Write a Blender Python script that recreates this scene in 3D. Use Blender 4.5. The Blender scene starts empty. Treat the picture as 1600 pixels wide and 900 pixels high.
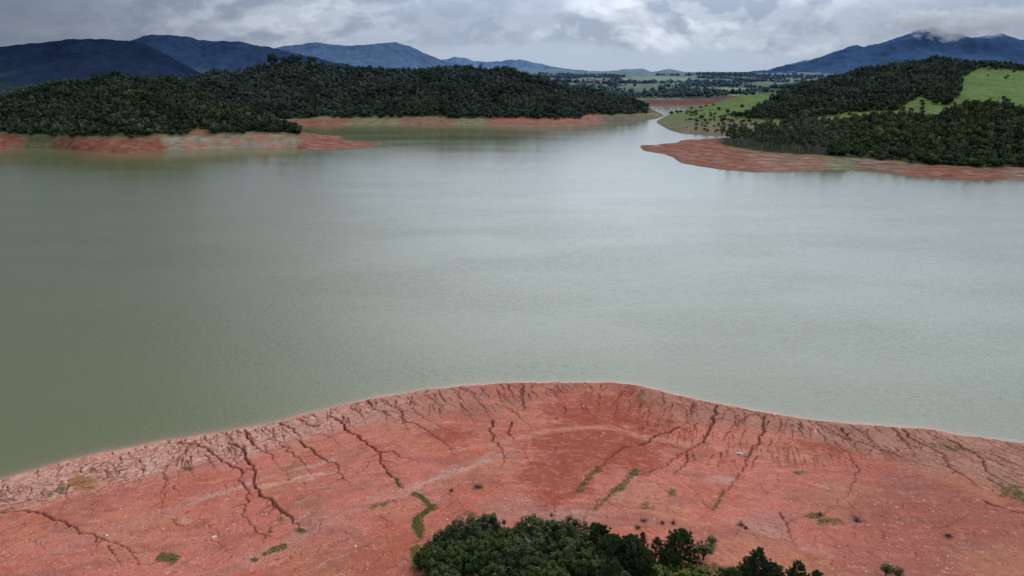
import bpy, math, random
import numpy as np
random.seed(7); RS = np.random.RandomState(11)
C = bpy.context.scene.collection
# ------------------------------------------------------------------ camera
H = 80.0; F = 1142.0; TH = math.radians(16.48)
ct, st = math.cos(TH), math.sin(TH)
cam_d = bpy.data.cameras.new('camera'); cam = bpy.data.objects.new('camera', cam_d); C.objects.link(cam)
cam.location = (0, 0, H); cam.rotation_euler = (math.pi/2 - TH, 0, 0)
cam_d.sensor_width = 36; cam_d.lens = 36*F/1600; cam_d.clip_start = 1; cam_d.clip_end = 90000
bpy.context.scene.camera = cam

def ray(px, py):
    u = (np.asarray(px, float)-800)/F; v = (450-np.asarray(py, float))/F
    dy = ct+v*st
    return u/dy, (-st+v*ct)/dy           # dx/dy , dz/dy
def proj(X, Y, Z):
    dz = Z-H; depth = Y*ct - dz*st; up = Y*st + dz*ct
    return 800+F*X/depth, 450-F*up/depth
def py_of(Y, z):
    s = (z-H)/Y; v = (s*ct+st)/(ct-s*st); return 450-v*F

# ------------------------------------------------------------------ noise
def _grad(ix, iy, seed):
    h = (ix.astype(np.int64)*374761393 + iy.astype(np.int64)*668265263 + seed*982451653) & 0xffffffff
    h = ((h ^ (h >> 13))*1274126177) & 0xffffffff
    h = h ^ (h >> 16)
    a = (h & 0xffff)/65536.0*2*math.pi
    return np.cos(a), np.sin(a)
def perlin(x, y, seed=0):
    x0 = np.floor(x); y0 = np.floor(y); fx = x-x0; fy = y-y0
    u = fx*fx*fx*(fx*(fx*6-15)+10); v = fy*fy*fy*(fy*(fy*6-15)+10)
    r = []
    for dx in (0, 1):
        for dy in (0, 1):
            gx, gy = _grad(x0+dx, y0+dy, seed)
            r.append(gx*(fx-dx)+gy*(fy-dy))
    return ((r[0]*(1-v)+r[1]*v)*(1-u)+(r[2]*(1-v)+r[3]*v)*u)*1.5
def fbm(x, y, scale, octv=4, seed=0, rough=0.5):
    t = np.zeros(np.broadcast(x, y).shape); a = 1.0; n = 0; f = 1.0/scale
    for o in range(octv):
        t += a*perlin(x*f+17.3*o, y*f-9.1*o, seed+o); n += a; a *= rough; f *= 2.03
    return t/n
def ss(x, a, b):
    t = np.clip((x-a)/(b-a), 0, 1); return t*t*(3-2*t)
def mix(a, b, t): return a*(1-t[..., None])+np.array(b)*t[..., None]

# ------------------------------------------------------------------ mesh helpers
def mesh_np(name, verts, faces, col=None, smooth=False, mats=(), midx=None, shadef=None):
    """faces: (n,k) int array or list of such arrays"""
    if not isinstance(faces, list): faces = [faces]
    me = bpy.data.meshes.new(name)
    verts = np.ascontiguousarray(verts, np.float32)
    me.vertices.add(len(verts)); me.vertices.foreach_set('co', verts.ravel())
    li = np.concatenate([f.ravel() for f in faces]).astype(np.int32)
    lt = np.concatenate([np.full(len(f), f.shape[1], np.int32) for f in faces])
    ls = np.concatenate([[0], np.cumsum(lt)[:-1]]).astype(np.int32)
    me.loops.add(len(li)); me.loops.foreach_set('vertex_index', li)
    me.polygons.add(len(lt)); me.polygons.foreach_set('loop_start', ls)
    try: me.polygons.foreach_set('loop_total', lt)
    except Exception: pass
    if midx is not None: me.polygons.foreach_set('material_index', np.asarray(midx, np.int32))
    me.polygons.foreach_set('use_smooth', np.full(len(lt), smooth))
    if col is not None:
        at = me.color_attributes.new('col', 'FLOAT_COLOR', 'POINT')
        c4 = np.ones((len(verts), 4), np.float32); c4[:, :3] = col
        at.data.foreach_set('color', c4.ravel())
    for m in mats: me.materials.append(m)
    me.update(calc_edges=True); me.validate()
    return me
def link(name, me, parent=None, loc=(0, 0, 0)):
    o = bpy.data.objects.new(name, me); C.objects.link(o); o.location = loc
    if parent: o.parent = parent
    return o
def tag(o, label=None, cat=None, group=None, kind=None):
    if label: o['label'] = label
    if cat: o['category'] = cat
    if group: o['group'] = group
    if kind: o['kind'] = kind
    return o
def gridfaces(n, m):
    i = np.arange(n*m).reshape(n, m)
    return np.stack([i[:-1, :-1], i[:-1, 1:], i[1:, 1:], i[1:, :-1]], -1).reshape(-1, 4)

# ------------------------------------------------------------------ materials
def newmat(name):
    m = bpy.data.materials.new(name); m.use_nodes = True
    nt = m.node_tree; nt.nodes.clear()
    out = nt.nodes.new('ShaderNodeOutputMaterial'); b = nt.nodes.new('ShaderNodeBsdfPrincipled')
    nt.links.new(b.outputs[0], out.inputs[0])
    return m, nt, b
def N(nt, t, **k):
    n = nt.nodes.new(t)
    for a, v in k.items():
        if a.startswith('i_'): n.inputs[a[2:].replace('_', ' ')].default_value = v
        else: setattr(n, a, v)
    return n
def vcol_mat(name, rough=0.9, spec=0.2, nscale=0.0, namt=0.0, bump=0.0, bscale=1.0, bdist=0.1, stretch=(1, 1, 1), transl=0.0):
    m, nt, b = newmat(name); L = nt.links.new
    at = N(nt, 'ShaderNodeAttribute', attribute_name='col')
    c = at.outputs['Color']
    if nscale or bump:
        tc = N(nt, 'ShaderNodeNewGeometry'); mp = N(nt, 'ShaderNodeMapping'); mp.inputs['Scale'].default_value = stretch
        L(tc.outputs['Position'], mp.inputs['Vector'])
    if nscale:
        nz = N(nt, 'ShaderNodeTexNoise'); nz.inputs['Scale'].default_value = nscale; nz.inputs['Detail'].default_value = 6; nz.inputs['Roughness'].default_value = 0.65
        L(mp.outputs[0], nz.inputs['Vector'])
        mr = N(nt, 'ShaderNodeMapRange'); mr.inputs['From Min'].default_value = 0.25; mr.inputs['From Max'].default_value = 0.75
        mr.inputs['To Min'].default_value = 1-namt; mr.inputs['To Max'].default_value = 1+namt
        L(nz.outputs['Fac'], mr.inputs['Value'])
        vm = N(nt, 'ShaderNodeVectorMath', operation='SCALE'); L(c, vm.inputs[0]); L(mr.outputs[0], vm.inputs['Scale']); c = vm.outputs[0]
    L(c, b.inputs['Base Color'])
    if bump:
        n2 = N(nt, 'ShaderNodeTexNoise'); n2.inputs['Scale'].default_value = bscale; n2.inputs['Detail'].default_value = 7; n2.inputs['Roughness'].default_value = 0.6
        L(mp.outputs[0], n2.inputs['Vector'])
        bp = N(nt, 'ShaderNodeBump'); bp.inputs['Strength'].default_value = bump; bp.inputs['Distance'].default_value = bdist
        L(n2.outputs['Fac'], bp.inputs['Height']); L(bp.outputs[0], b.inputs['Normal'])
    b.inputs['Roughness'].default_value = rough; b.inputs['Specular IOR Level'].default_value = spec
    return m
M_earth = vcol_mat('red_earth', 0.95, 0.12, nscale=3.5, namt=0.26, bump=1.0, bscale=2.6, bdist=0.22)
M_bank = vcol_mat('far_bank_earth', 0.95, 0.1, nscale=0.12, namt=0.28, bump=0.5, bscale=0.2, bdist=1.2, stretch=(1, 1, 5))
M_hillsoil = vcol_mat('distant_land', 1.0, 0.0, nscale=0.02, namt=0.25, bump=0.6, bscale=0.03, bdist=10)
M_mount = vcol_mat('distant_mountain', 1.0, 0.0, nscale=0.004, namt=0.20, bump=0.5, bscale=0.005, bdist=60)
M_leaf = vcol_mat('foliage', 0.75, 0.12, nscale=0.9, namt=0.25)
M_far_leaf = vcol_mat('far_foliage', 0.9, 0.05, nscale=0.15, namt=0.3)
M_bark = vcol_mat('bark', 0.9, 0.1, nscale=3.0, namt=0.35)
M_grass = vcol_mat('grass', 0.85, 0.1, nscale=1.0, namt=0.2)
M_stone = vcol_mat('stone', 0.9, 0.15, nscale=4.0, namt=0.25)
M_paint = vcol_mat('painted_wall', 0.8, 0.2, nscale=0.4, namt=0.1)

# ------------------------------------------------------------------ world sky
w = bpy.data.worlds.new('World'); bpy.context.scene.world = w; w.use_nodes = True
nt = w.node_tree; nt.nodes.clear(); L = nt.links.new
SUN_EL, SUN_AZ = math.radians(50), math.radians(38)   # azimuth from +Y towards +X
out = N(nt, 'ShaderNodeOutputWorld'); bg = N(nt, 'ShaderNodeBackground'); L(bg.outputs[0], out.inputs[0])
sky = N(nt, 'ShaderNodeTexSky', sky_type='NISHITA', sun_disc=False, sun_elevation=SUN_EL, sun_rotation=SUN_AZ)
tc = N(nt, 'ShaderNodeTexCoord'); sep = N(nt, 'ShaderNodeSeparateXYZ'); L(tc.outputs['Generated'], sep.inputs[0])
def MR(src, a, b, c, d, smooth=True):
    m = N(nt, 'ShaderNodeMapRange'); m.interpolation_type = 'SMOOTHSTEP' if smooth else 'LINEAR'
    for k, v in zip(('From Min', 'From Max', 'To Min', 'To Max'), (a, b, c, d)): m.inputs[k].default_value = v
    L(src, m.inputs['Value']); return m.outputs[0]
def MA(op, a, b=None):
    m = N(nt, 'ShaderNodeMath', operation=op)
    for i, v in enumerate((a, b)):
        if v is None: continue
        if isinstance(v, (int, float)): m.inputs[i].default_value = v
        else: L(v, m.inputs[i])
    return m.outputs[0]
def MX(f, a, b, bt='MIX'):
    m = N(nt, 'ShaderNodeMix', data_type='RGBA', blend_type=bt)
    for i, v in ((0, f), (6, a), (7, b)):
        if isinstance(v, (int, float)): m.inputs[i].default_value = v
        elif isinstance(v, tuple): m.inputs[i].default_value = (*v, 1)
        else: L(v, m.inputs[i])
    return m.outputs[2]
def CN(scale, vec, detail=8, rough=0.55, dist=0.0, off=(0, 0, 0)):
    mp = N(nt, 'ShaderNodeMapping'); mp.inputs['Scale'].default_value = vec; mp.inputs['Location'].default_value = off
    L(tc.outputs['Generated'], mp.inputs[0])
    n = N(nt, 'ShaderNodeTexNoise'); n.inputs['Scale'].default_value = scale; n.inputs['Detail'].default_value = detail
    n.inputs['Roughness'].default_value = rough; n.inputs['Distortion'].default_value = dist
    L(mp.outputs[0], n.inputs['Vector']); return n.outputs['Fac']
X_, Y_, Z_ = sep.outputs
# base overcast colour by azimuth (the left is under a dark cloud) and elevation
skylit = N(nt, 'ShaderNodeVectorMath', operation='SCALE'); L(sky.outputs[0], skylit.inputs[0]); skylit.inputs['Scale'].default_value = 0.06
azi = MR(X_, -0.66, -0.02, 0, 1); azr = MR(X_, 0.22, 0.60, 0, 1)
clear = MX(azi, (0.150, 0.180, 0.250), (0.40, 0.49, 0.62)); clear = MX(azr, clear, (0.27, 0.335, 0.46))
shade = MX(azi, (0.125, 0.152, 0.218), (0.315, 0.380, 0.500)); shade = MX(azr, shade, (0.24, 0.300, 0.415))
lite = MX(azi, (0.160, 0.187, 0.252), (0.70, 0.76, 0.87)); lite = MX(azr, lite, (0.44, 0.495, 0.60))
ST = (1, 1, 2.1)
na = CN(5.2, ST, 9, 0.56, 0.35, (0.7, 1.9, 0.10)); nb = CN(5.2, ST, 4, 0.5, 0.35, (0.7, 1.9, 0.15))
relief = MR(MA('SUBTRACT', na, nb), -0.035, 0.085, 0, 1)
nc = CN(15.0, (1, 1, 1.7), 8, 0.6, 0.4, (2.7, 0.3, 1.1)); nd = CN(15.0, (1, 1, 1.7), 4, 0.5, 0.4, (2.7, 0.3, 1.135))
relief2 = MR(MA('SUBTRACT', nc, nd), -0.06, 0.10, 0, 1)
rel = MA('ADD', MA('MULTIPLY', relief, 0.62), MA('MULTIPLY', relief2, 0.38))
big = MR(CN(2.3, (1, 1, 4.0), 4, 0.5, 0.3, (3.1, 0.4, 0.2)), 0.36, 0.62, 0.0, 1.0)
rel = MA('MULTIPLY', rel, MA('ADD', MA('MULTIPLY', big, 0.75), 0.35))
ccol = MX(rel, shade, lite)
cover = MR(MA('ADD', MR(Z_, 0.006, 0.058, -0.22, 0.30, False), na), 0.42, 0.60, 0, 1)
lit = MX(cover, clear, ccol)
# brighter overcast above the frame, brightest ahead over the channel
ctr = MR(X_, -0.40, 0.10, 0.12, 1)
hi = MA('ADD', 1.0, MA('MULTIPLY', MR(Z_, 0.055, 0.20, 0.0, 1.45), ctr))
sc = N(nt, 'ShaderNodeVectorMath', operation='SCALE'); L(lit, sc.inputs[0]); L(hi, sc.inputs['Scale'])
dt = N(nt, 'ShaderNodeVectorMath', operation='DOT_PRODUCT'); L(tc.outputs['Generated'], dt.inputs[0]); dt.inputs[1].default_value = (.24, .88, .41)
glow = MR(dt.outputs['Value'], .74, 1.0, 0, 1.15)
neutral = MX(MR(Z_, 0.30, 0.80, 0, 0.8), sc.outputs[0], (.92, .94, .98))
gl_ = N(nt, 'ShaderNodeVectorMath', operation='SCALE'); gl_.inputs[0].default_value = (.96, .98, 1.0); L(MA('MULTIPLY', glow, MR(Z_, .11, .30, 0, 1)), gl_.inputs['Scale'])
ad2 = N(nt, 'ShaderNodeVectorMath', operation='ADD'); L(neutral, ad2.inputs[0]); L(gl_.outputs[0], ad2.inputs[1]); neutral = ad2.outputs[0]
add = N(nt, 'ShaderNodeVectorMath', operation='ADD'); L(neutral, add.inputs[0]); L(skylit.outputs[0], add.inputs[1])
fin = MX(0.12, neutral, add.outputs[0])
L(fin, bg.inputs[0]); bg.inputs[1].default_value = 1.0

sd = bpy.data.lights.new('sun', 'SUN'); sd.energy = 1.1; sd.angle = math.radians(14); sd.color = (1, 0.96, 0.9)
so = bpy.data.objects.new('sun', sd); C.objects.link(so); so.location = (200, 100, 300)
so.rotation_euler = (math.pi/2-SUN_EL, 0, math.pi-SUN_AZ)
sc_ = bpy.context.scene
sc_.view_settings.view_transform = 'Standard'; sc_.view_settings.look = 'None'; sc_.view_settings.exposure = 0
sc_.cycles.max_bounces = 5; sc_.cycles.diffuse_bounces = 2; sc_.cycles.glossy_bounces = 2

# ------------------------------------------------------------------ near bank
shore_px = [(-420, 880), (-200, 812), (0, 750), (100, 722), (200, 700), (300, 683), (400, 667), (470, 650), (520, 638), (600, 620), (680, 608), (740, 602), (800, 599.5), (870, 598), (950, 597.5), (990, 601), (1040, 613), (1100, 628), (1160, 638), (1220, 650), (1300, 661), (1400, 668), (1460, 672), (1500, 681), (1560, 688), (1600, 694), (1800, 722), (2000, 760)]
sp = np.array(shore_px, float); a_, s_ = ray(sp[:, 0], sp[:, 1])
SY = -H/s_; SX = a_*SY
SX = np.concatenate([[-900], SX, [900]]); SY = np.concatenate([[SY[0]-160], SY, [SY[-1]-100]])
_xs = np.linspace(-900, 900, 3601); _ys = np.interp(_xs, SX, SY)
_k = np.exp(-0.5*(np.arange(-12, 13)/5.0)**2); _k /= _k.sum()
_ys = np.convolve(np.pad(_ys, 12, mode='edge'), _k, 'valid')
_sl = np.gradient(_ys, _xs)
def shoreY(X): return np.interp(X, _xs, _ys) + 0.9*fbm(X, X*0+3.3, 7.0, 4, 5) + 0.25*fbm(X, X*0+8.3, 1.8, 2, 6)
def sdist(X, Y): return (shoreY(X)-Y)/np.sqrt(1+np.interp(X, _xs, _sl)**2)
def zbase(X, Y, d=None):
    if d is None: d = sdist(X, Y)
    dp = np.maximum(d, 0)
    z = np.where(d < 0, d*0.22, 0.8*(1-np.exp(-dp/1.8))+0.085*dp)
    z = z - 1.5*np.exp(-(((X-22)/22)**2+((Y-146)/16)**2))*ss(dp, 2, 12)
    z = z + 1.5*np.exp(-(((X-36)/5)**2+((Y-166)/18)**2))*ss(dp, 0, 8)
    return z + 0.55*fbm(X, Y, 28, 3, 21)*ss(dp, 3, 25)
def unproj(px, py):
    a, s = ray(px, py); Y = -H/s; 
    for _ in range(12): Y = (zbase(a*Y, Y)-H)/s
    return a*Y, Y
def stretch_axis(lo, f0, f1, hi, step, g=1.12):
    core = np.arange(f0, f1+1e-6, step); r = [core]
    e = []; x = f1; s = step
    while x < hi: s *= g; x += s; e.append(x)
    l = []; x = f0; s = step
    while x > lo: s *= g; x -= s; l.append(x)
    return np.concatenate([l[::-1], core, e])
gx = stretch_axis(-700, -128, 140, 700, 0.20); gy = stretch_axis(-500, 84, 187, 230, 0.22)
GX, GY = np.meshgrid(gx, gy, indexing='ij')
D = sdist(GX, GY); Z = zbase(GX, GY, D)
PX, PY = proj(GX, GY, Z)

def z1(l): return [(x/3.461, 640+y/3.461) for x, y in l]
def z2(l): return [(400+x/3.461, 580+y/3.461) for x, y in l]
def z3(l): return [(800+x/3.461, 580+y/3.461) for x, y in l]
def z4(l): return [(1140+x/3.461, 640+y/3.461) for x, y in l]
G = [  # (pixel polyline, half width m, depth m)
 (z2([(385,205),(400,245),(460,270),(490,315),(560,355),(610,400),(670,440),(665,490),(710,550),(750,590),(800,635)]), .62, .95),
 (z2([(670,440),(730,435),(780,465),(860,485),(880,500)]), .28, .4),
 (z2([(670,485),(720,492),(760,505)]), .22, .3),
 (z2([(225,375),(310,430),(380,490),(430,495),(450,545),(500,610)]), .38, .6),
 (z2([(150,400),(200,450),(250,490),(290,550),(320,575)]), .28, .4),
 (z1([(1240,185),(1310,205),(1340,280),(1385,330),(1370,400),(1410,465),(1470,500),(1530,560),(1592,610)])+z2([(60,680),(130,750),(190,810),(240,860)]), .52, .8),
 (z1([(960,178),(1045,180),(1110,200),(1170,260),(1250,300),(1310,330),(1300,380),(1345,450),(1330,520),(1310,565),(1340,610),(1400,665),(1460,685)]), .46, .75),
 (z1([(1050,168),(1000,225),(970,260),(920,290),(890,350),(885,440),(880,530)]), .32, .5),
 (z1([(-60,485),(100,490),(150,480),(220,495),(290,500)]), .38, .6),
 (z1([(-60,552),(200,550),(260,590),(350,615),(430,655),(540,695),(620,725),(690,750),(740,800),(770,840)]), .36, .55),
 (z1([(580,740),(620,780),(650,830)]), .2, .3),
 (z1([(930,590),(960,620),(1000,645)]), .2, .3), (z1([(950,410),(965,440),(960,470)]), .22, .35),
 (z1([(1320,112),(1360,180),(1400,210),(1440,240)]), .45, .7),
 (z1([(1230,125),(1255,170),(1220,215)]), .3, .45),
 (z1([(1480,100),(1475,160),(1550,220)]), .25, .4),
 (z2([(795,210),(785,260),(870,290),(930,325),(990,370),(1040,405),(1080,460)]), .34, .5),
 (z2([(785,260),(810,310),(835,335)]), .2, .3),
 (z2([(1285,265),(1265,320),(1280,375),(1335,430),(1340,490),(1320,530)]), .38, .6),
 (z2([(1385,275),(1365,340),(1400,380)]), .34, .5),
 (z2([(1440,70),(1435,150),(1450,215)]), .42, .7),
 (z2([(1365,75),(1390,140),(1420,170)]), .34, .5),
 (z2([(605,160),(640,205),(700,220),(780,210)]), .4, .6),
 (z2([(690,155),(740,195),(780,210),(850,190)]), .28, .4),
 (z2([(120,280),(180,300),(220,335),(250,370)]), .42, .7),
 (z2([(235,255),(290,300),(260,340)]), .26, .4), (z2([(500,200),(560,210),(590,225)]), .26, .4),
 (z2([(910,130),(960,160),(1020,195)]), .3, .45), (z2([(1110,90),(1170,120),(1220,180),(1280,240)]), .3, .45),
 (z2([(1210,90),(1260,140),(1300,160)]), .25, .4), (z2([(1095,110),(1100,180)]), .2, .3), (z2([(820,140),(860,190)]), .24, .4),
 (z3([(980,175),(955,240),(925,300)]), .36, .5),
 (z3([(905,300),(840,330),(770,350),(730,385),(660,405),(590,420),(545,450),(490,510),(440,550)]), .40, .65),
 (z3([(1100,180),(1095,250),(1070,320),(1030,385),(960,430),(890,460),(850,495),(790,530),(740,550),(680,562)]), .55, .85),
 (z3([(560,640),(510,690),(430,740),(380,800)]), .22, .3),
 (z3([(950,450),(950,490),(900,530),(865,570)]), .28, .4), (z3([(970,450),(1000,490)]), .2, .3),
 (z3([(1360,240),(1355,330),(1335,385),(1290,420),(1265,490),(1245,550),(1195,610),(1140,660)]), .46, .8),
 (z3([(1405,240),(1310,230),(1265,250),(1225,270),(1215,300)]), .28, .4),
 (z3([(1180,325),(1160,350),(1140,385)]), .26, .4), (z3([(1135,440),(1115,510)]), .24, .35), (z3([(1320,460),(1300,545)]), .22, .3),
 (z3([(1260,320),(1225,385)]), .18, .3), (z3([(1080,450),(1060,500)]), .16, .2),
 (z3([(65,65),(55,130),(65,215)]), .4, .6), (z3([(180,90),(230,110),(255,150),(250,200)]), .28, .4),
 (z3([(260,70),(300,110),(350,120),(400,100),(450,90)]), .2, .3), (z3([(450,70),(490,80),(470,110)]), .2, .3),
 (z3([(1495,260),(1480,290)]), .2, .3), (z3([(1570,290),(1550,310),(1592,370)]), .26, .4),
 (z3([(0,430),(60,440),(100,500),(150,530)]), .14, .2), (z3([(230,410),(240,470)]), .12, .2),
 (z4([(600,95),(640,150),(680,190),(690,230)]), .42, .7), (z4([(660,260),(690,330),(680,370),(640,460),(590,500),(540,540)]), .22, .3),
 (z4([(635,80),(700,110),(750,150),(800,195),(870,290)]), .32, .5),
 (z4([(885,98),(930,160),(980,210),(1010,260)]), .5, .8),
 (z4([(925,98),(970,145),(1030,180),(1100,215),(1160,250),(1180,295),(1240,345),(1310,385),(1360,440)]), .5, .85),
 (z4([(1370,490),(1440,520),(1540,550),(1660,575)]), .45, .4),
 (z4([(1190,165),(1250,195),(1310,230),(1370,270),(1380,330),(1450,370),(1520,405),(1660,440)]), .55, .9),
 (z4([(380,65),(380,110),(415,160)]), .3, .45), (z4([(770,85),(840,150)]), .28, .4), (z4([(40,90),(60,50),(130,30)]), .25, .35),
 (z4([(490,80),(530,110)]), .22, .3), (z4([(1040,215),(1050,180)]), .2, .3), (z4([(930,500),(960,560),(1000,640)]), .1, .12),
 (z4([(280,560),(320,660),(370,780)]), .25, .25), (z4([(470,280),(520,330)]), .12, .15),
 (z4([(1080,640),(1150,640),(1230,600),(1290,570)]), .14, .2), (z4([(840,600),(930,640),(1000,640)]), .12, .15),
]
gully = np.zeros(GX.shape); gdepth = np.zeros(GX.shape)
HN = .6*fbm(GX, GY, 1.5, 3, 77)+.7*fbm(GX, GY, .6, 2, 78)
def carve(pts, hw, dep, taper=True):
    """pts world XY"""
    n = len(pts)-1; tot = max(n, 1)
    for i in range(n):
        (x0, y0), (x1, y1) = pts[i], pts[i+1]
        r = hw*3.4+0.3
        i0, i1 = np.searchsorted(gx, [min(x0, x1)-r, max(x0, x1)+r]); j0, j1 = np.searchsorted(gy, [min(y0, y1)-r, max(y0, y1)+r])
        if i1 <= i0 or j1 <= j0: continue
        sx = GX[i0:i1, j0:j1]; sy = GY[i0:i1, j0:j1]
        dx, dy = x1-x0, y1-y0; l2 = dx*dx+dy*dy+1e-9
        t = np.clip(((sx-x0)*dx+(sy-y0)*dy)/l2, 0, 1)
        dd = np.hypot(sx-x0-t*dx, sy-y0-t*dy)
        u = (i+t)/tot
        wd = hw*(1-0.72*u if taper else 1.0)*(1+0.9*HN[i0:i1, j0:j1])
        wd = np.maximum(wd, 0.06)
        g = np.exp(-(dd/wd)**5*0.8)*(1-0.6*u)
        gs = gully[i0:i1, j0:j1]; np.maximum(gs, g, out=gs)
        ds = gdepth[i0:i1, j0:j1]; np.maximum(ds, g*dep*1.15, out=ds)
def wiggle(pts, amp, step=0.7):
    p = np.array(pts); out = []
    for a, b in zip(p[:-1], p[1:]):
        n = max(1, int(np.hypot(*(b-a))/step)); 
        for k in range(n): out.append(a+(b-a)*k/n)
    out.append(p[-1]); out = np.array(out)
    cum = np.concatenate([[0], np.cumsum(np.hypot(*(out[1:]-out[:-1]).T))]); sd_ = RS.rand()*100
    return out + np.stack([fbm(cum, cum*0+sd_, 2.6, 4, 1, .6), fbm(cum, cum*0+sd_+9, 2.6, 4, 2, .6)], 1)*amp
GW = []
for pl, hw, dep in G:
    p = np.array(pl); x, y = unproj(p[:, 0], p[:, 1])
    wp = wiggle(list(zip(x, y)), 1.15, .45); GW.append(wp); carve(wp, hw*(0.58 if hw > .45 else .66), dep*1.25)
    if hw > .3:   # side rills joining the gully
        for k in range(int(len(wp)/7)):
            i = RS.randint(1, len(wp)-1); tdir = wp[min(i+1, len(wp)-1)]-wp[i-1]; tdir /= np.hypot(*tdir)+1e-6
            sg = 1 if RS.rand() < .5 else -1; nd = np.array([-tdir[1], tdir[0]])*sg
            ln = 0.8+RS.rand()*2.6; e = wp[i]+nd*ln+tdir*ln*(RS.rand()*1.2)
            carve(wiggle([wp[i], e], 0.5, .4), .09+.1*RS.rand(), .22)
for k in range(75):   # longer thin gullies running up the slope
    px = RS.uniform(120, 1580); py = float(np.interp(px, sp[:, 0], sp[:, 1]))+RS.uniform(6, 40); x, y = unproj(px, py); ln = RS.uniform(5, 17)
    lean = np.interp(px, [120, 400, 700, 900, 1050, 1250, 1330, 1600], [-.2, .75, .45, .0, -.55, -.4, .5, .9])+RS.normal()*.12
    carve(wiggle([(x, y), (x+lean*ln*.5, y-ln*.5), (x+lean*ln*1.1, y-ln)], 1.1, .45), .07+.12*RS.rand(), .3)
# rills cut through the wave-worn margin
pale_px = np.array([(-300,880),(0,805),(60,800),(100,782),(170,765),(270,745),(300,735),(380,722),(430,702),(480,690),(560,668),(640,660),(720,652),(800,640),(870,620),(930,612),(985,618),(1020,645),(1050,662),(1100,668),(1170,672),(1240,682),(1310,702),(1380,722),(1450,742),(1520,750),(1600,790),(1900,860)], float)
bx, by = unproj(pale_px[:, 0], pale_px[:, 1]); bd = sdist(bx, by)
def palew(X): return np.interp(X, bx, bd)
for k in range(430):
    x = RS.uniform(-118, 128); wl = float(palew(np.array([x]))[0])
    y = float(shoreY(np.array([x]))[0]) - RS.rand()**1.6*wl*0.75
    ln = RS.uniform(.8, 3.0)*(0.7+wl*0.05); lean = np.interp(x, [-110, -60, 0, 30, 60, 120], [.9, .6, .25, -.2, -.45, .9])+RS.normal()*.35
    p = [(x, y)]
    for q in range(4): p.append((p[-1][0]+lean*ln*.3+RS.normal()*.25, p[-1][1]-ln*.42+RS.normal()*.1))
    carve(wiggle(p, 0.5, .4), .09+.17*RS.rand()**2, .34)
    if RS.rand() < .4:
        c = p[RS.randint(1, 4)]; carve(wiggle([c, (c[0]+RS.normal()*1.5, c[1]-RS.rand()*1.8)], .4, .4), .08, .2)
for k in range(120):
    px = RS.uniform(-20, 470); py = np.interp(px, [-20, 100, 270, 470], [790, 755, 722, 675])+RS.uniform(-22, 18); x, y = unproj(px, py)
    if not (0.4 < sdist(x, y) < palew(np.array([x]))[0]): continue
    ln = RS.uniform(2, 8); an = RS.normal()*.18+(.95 if px > 200 else 1.35)
    carve(wiggle([(x, y), (x-ln*math.sin(an), y-ln*math.cos(an))], .55, .4), .07+.12*RS.rand()**2, .3)
# fine parallel rills on the slope right of the bowl
for k in range(110):
    px, py = RS.uniform(1000, 1330), 0
    py = np.interp(px, [1000, 1100, 1330], [640, 672, 705])+RS.rand()*28
    x, y = unproj(px, py); ln = RS.uniform(1.5, 6)
    carve(wiggle([(x, y), (x-ln*.28, y-ln)], .3, .5), .07+.05*RS.rand(), .16)
for k in range(260):   # faint cracks further inland
    px, py = RS.uniform(0, 1600), RS.uniform(690, 880); x, y = unproj(px, py)
    if sdist(x, y) < 6: continue
    ln = RS.uniform(1.5, 6); an = RS.uniform(-.9, .9)
    carve(wiggle([(x, y), (x+ln*math.sin(an), y-ln*math.cos(an))], .9, .5), .07, .12)

# terraces left by falling water: small steps parallel to the shore
pw = palew(GX); pale = ss(D+1.6*fbm(GX, GY, 5, 3, 31), pw*1.08+0.5, pw*0.72)*(D > -1)
st_n = D*1.0+0.55*fbm(GX, GY, 6, 4, 41)+1.2*fbm(GX, GY, 20, 2, 42)
ph = st_n/1.35; fr = ph-np.floor(ph)
step = (ss(fr, 0, .28)-fr)
land = ss(D, -0.3, 0.6)
Z = Z + land*pale*0.16*step
st2 = (D+2.5*fbm(GX, GY, 30, 3, 43))/4.3; fr2 = st2-np.floor(st2)
Z = Z + land*(1-pale)*0.16*(ss(fr2, 0, .35)-fr2)
Z = Z + land*(0.10*fbm(GX, GY, 4.0, 4, 51, .6)+0.05*fbm(GX, GY, .9, 3, 52, .6)+pale*0.09*fbm(GX, GY, 1.1, 3, 53))
wxn = GX+1.2*fbm(GX, GY, 3, 3, 91); wyn = GY+1.2*fbm(GX, GY, 3, 3, 92)
crk = (1-ss(np.abs(fbm(wxn, wyn*.75, 3.4, 3, 93)), .0, .045))+(1-ss(np.abs(fbm(wxn, wyn*.8, 1.9, 2, 94)), .0, .05))*.8
crk = np.clip(crk, 0, 1)*pale*ss(fbm(GX, GY, 9, 2, 95), -.30, .05)*ss(D, .3, 1.0)
crk2 = (1-ss(np.abs(fbm(wxn, wyn*.6, 6.5, 3, 96)), .0, .018))*(1-pale)*ss(fbm(GX, GY, 16, 2, 97), .0, .2)*.7
gdepth = np.maximum(gdepth, np.maximum(crk, crk2)*.22)
Z = Z - gdepth*ss(D, -1.2, 0.5)
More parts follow.
